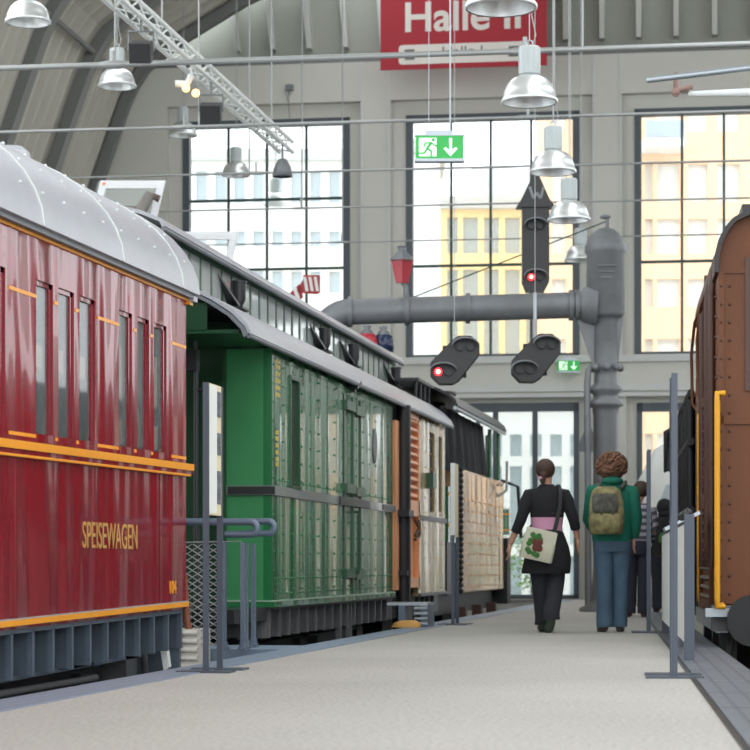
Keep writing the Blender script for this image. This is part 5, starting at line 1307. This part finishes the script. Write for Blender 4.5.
for s in ('L', 'R'):
    a, b, c = Vector(P['sh'+s]), Vector(P['el'+s]), Vector(P['wr'+s])
    pts = [a.lerp(b, t/6) for t in range(7)]+[b.lerp(c, t/5) for t in range(1, 5)]
    for i in range(len(pts)-1): m.cur = i % 2; m.tube(pts[i:i+2], [.072-.002*i, .07-.002*i], 12, caps=False)
m.build('striped_shirt', [M['strw'], M['strd']], S3)
m = MB(); m.loft([(0, 0, .98, .165, .12), (0, 0, .88, .18, .135), (0, 0, .8, .17, .12)], 20)
for s in ('L', 'R'):
    a, b, c = Vector(P['hip'+s]), Vector(P['kn'+s]), Vector(P['an'+s]); m.tube([a, a.lerp(b, .5), b, c-Vector((0, 0, .04))], [.1, .095, .08, .08], 14)
m.build('dark_trousers', mat('dark_trousers', (44, 46, 58), .9), S3); shoes(S3, P, M['shoe'])
hx, hy, hz = P['head']; m = MB(); m.ball((hx, hy-.025, hz+.02), .105, (1, 1, 1.05), 14, 10, .04); m.build('hair', M['hairb'], S3)
# ---- fourth, leaning on the fence
pp = PT(664, 565, 31)
S4 = thing('person', 'small figure in black hooded jacket leaning behind the mesh fence', 'person', (pp.x, pp.y, 0), YAW)
P = dict(pelvis=(.0, 0, .85), spine=(.0, 0, 1.0), chest=(.02, .0, 1.18), neck=(.03, .02, 1.33), jaw=(.03, .04, 1.4), head=(.01, .05, 1.47),
 shL=(-.15, .0, 1.28), elL=(-.18, .15, 1.05), wrL=(-.05, .3, 1.0), shR=(.17, 0, 1.28), elR=(.25, .1, 1.05), wrR=(.12, .3, 1.0),
 hipL=(-.09, 0, .8), knL=(-.09, .04, .45), anL=(-.09, .0, .09), toL=(-.1, .16, .03), hipR=(.09, 0, .8), knR=(.09, .04, .45), anR=(.09, .0, .09), toR=(.1, .16, .03))
person(S4, P); face(S4, P['head'], .084); hand(S4, P['wrL'], (.3, .8, 0), 1); hand(S4, P['wrR'], (-.2, .8, 0), -1)
m = MB(); m.loft([(0, 0, .8, .18, .13), (0, 0, 1.0, .17, .125), (.01, 0, 1.2, .185, .13), (.02, 0, 1.3, .16, .1), (.03, .01, 1.38, .08, .08)], 22)
for s in ('L', 'R'):
    a, b, c = Vector(P['sh'+s]), Vector(P['el'+s]), Vector(P['wr'+s]); m.tube([a, a.lerp(b, .5), b, b.lerp(c, .9)], [.07, .07, .06, .05], 12)
m.build('black_jacket', M['blackc'], S4)
m = MB(); m.ball((.01, .03, 1.485), .112, (1, 1, 1.1), 14, 10); m.ball((.02, -.02, 1.38), .1, (1.1, .8, .6)); m.build('hood', M['blackc'], S4)
m = MB(); m.loft([(0, -.13, .98, .09, .03), (0, -.14, 1.06, .1, .04), (0, -.13, 1.12, .07, .03)], 12); m.build('green_pouch', M['bagg'], S4)
m = MB()
for s in ('L', 'R'):
    a, b, c = Vector(P['hip'+s]), Vector(P['kn'+s]), Vector(P['an'+s]); m.tube([a, a.lerp(b, .5), b, c-Vector((0, 0, .04))], [.11, .1, .08, .075], 14)
m.build('dark_trousers', MATS['dark_trousers'], S4); shoes(S4, P, M['shoe'])
# signal arm post behind the man: grey bracket sign near the door
p = PT(588, 475, 33)
r = thing('crossing_sign', 'grey pointed board on a slim pole left of the crane column', 'sign', (p.x, p.y, 0), YAW)
k = 33/FPX; z_ = lambda py: CAMH+(YH-py)*k
m = MB(); m.tube([(0, 0, -.3 if False else 0), (0, 0, z_(375))], .05, 8); m.build('pole', M['iron'], r)
m = MB(); m.prism([(-9*k, z_(452)), (9*k, z_(452)), (9*k, z_(443)), (0, z_(422)), (-9*k, z_(443))], 'y', -.07, -.055); m.build('board', M['gutter'], r)

# ================================================================== BUILDINGS OUTSIDE
def building(name, label, px0, px1, ptop, d, wallm, rows, cols, wm, sl=1.0, extra=None, zbase=-.1, depth=4, rot=WROT):
    a = PT(px0, YH, d); b = PT(px1, YH, d)
    w_ = (px1-px0)/FPX*d; h_ = CAMH+(YH-ptop)/FPX*d
    r = thing(name, label, 'building', (a.x, a.y, zbase), YAW)
    hs = []
    for (y0_, y1_) in rows:
        za, zb2 = CAMH+(YH-y1_)/FPX*d, CAMH+(YH-y0_)/FPX*d
        for (x0_, x1_) in cols: hs.append(((x0_-px0)/FPX*d, (x1_-px0)/FPX*d, za, zb2))
    m = MB(); m.grid(0, w_, 0, h_, hs, 0, .3); m.build('wall', wallm, r)
    m = MB(); m.box(0, w_, .3, depth, 0, h_); m.build('rear_block', wallm, r)
    m = MB(); m.box(-.2, w_+.2, -.25, depth, h_, h_+.35); m.build('roof', M['bgreyf'], r)
    for h in hs:
        m = MB(); m.box(h[0], h[1], .15, .2, h[2], h[3]); f_ = m.build('window', wm, r)
    return r, w_, h_
b1, w_, h_ = building('office_building', 'pale white office building outside the left window', 165, 372, 158, 72, M['bwall'],
   [(168, 200), (228, 244), (268, 290), (318, 345), (420, 480), (510, 590)], [(196+k*19, 207+k*19) for k in range(9)], M['bgl'])
b2, w_, h_ = building('gabled_building', 'white building with slanting shadowed side left of the yellow one', 385, 440, 150, 60, M['bwall'], [(420, 480)], [(400, 410), (420, 430)], M['bgl'])
b3, w_, h_ = building('yellow_framed_building', 'building with yellow frame bands and grey glazing outside the centre window', 441, 548, 206, 66, M['byellow'],
   [(214, 250), (266, 296), (312, 360), (430, 485), (505, 590)], [(447, 458), (463, 478), (484, 499), (505, 520), (526, 540)], M['bgl'])
m = MB(); m.box(1.0, w_-.3, 2, 6, h_, h_+1.6); m.build('roof_plant', M['bgreyf'], b3)
b5, w_, h_ = building('low_glazed_building', 'low pale glazed building outside the back doors behind the woman', 440, 612, 378, 52, M['bwall'], [(430, 452), (462, 540), (552, 598)], [(450+k*20, 462+k*20) for k in range(8)], M['bgl'])
b4, w_, h_ = building('orange_apartment_block', 'orange apartment block with white windows outside the right window', 547, 800, 60, 58, M['borange'],
   [(96, 128), (160, 198), (215, 250), (275, 303), (335, 360), (430, 470), (505, 590)], [(552, 566), (645, 653), (657, 680), (688, 708), (717, 740), (752, 775)], M['creamw'])
m = MB(); k = 58/FPX; m.box((641-547)*k, (680-547)*k, -1.0, 0, CAMH+(YH-150)*k, CAMH+(YH-140)*k); m.build('balcony', M['bwall'], b4)
m = MB(); m.box((641-547)*k, (680-547)*k, -1.0, -.95, CAMH+(YH-141)*k, CAMH+(YH-124)*k); m.build('balcony_rail', M['bgl'], b4)
m = MB(); m.box((585-547)*k, (636-547)*k, -.1, 0, 0, CAMH+(YH-60)*k); m.build('white_wall_strip', M['bwall'], b4)
random.seed(5)
for i, (px, w0_) in enumerate(((532, 14), (612, 12), (684, 14))):
    p = PT(px, YH, 49); r = thing('shrub', ('low green shrub outside behind the woman', 'low green shrub outside behind the man', 'low green shrub outside the right door')[i], 'shrub', (p.x, p.y, -.05))
    m = MB()
    for k in range(60):
        q = Vector((random.gauss(0, .28), random.gauss(0, .25), random.uniform(.2, 1.3)))
        for _ in range(6):
            c = q+Vector((random.gauss(0, .1), random.gauss(0, .1), random.gauss(0, .1))); e = Vector((random.gauss(0, 1), random.gauss(0, 1), random.gauss(0, 1))).normalized()*.07; f_ = e.cross(Vector((random.random(), .3, .5))).normalized()*.04
            m.add([c-e, c+f_, c+e, c-f_], [(0,1,2,3)])
    m.build('foliage', M['shrub'], r)
    m = MB()
    for k in range(6): m.tube([(0, 0, 0), (random.gauss(0, .15), random.gauss(0, .15), .8)], .012, 5)
    m.build('stems', M['brownd'], r)
for o in bpy.data.objects:
    if o.name.split('.')[0] in ('rivets', 'roof_rivets'): o['kind'] = 'stuff'
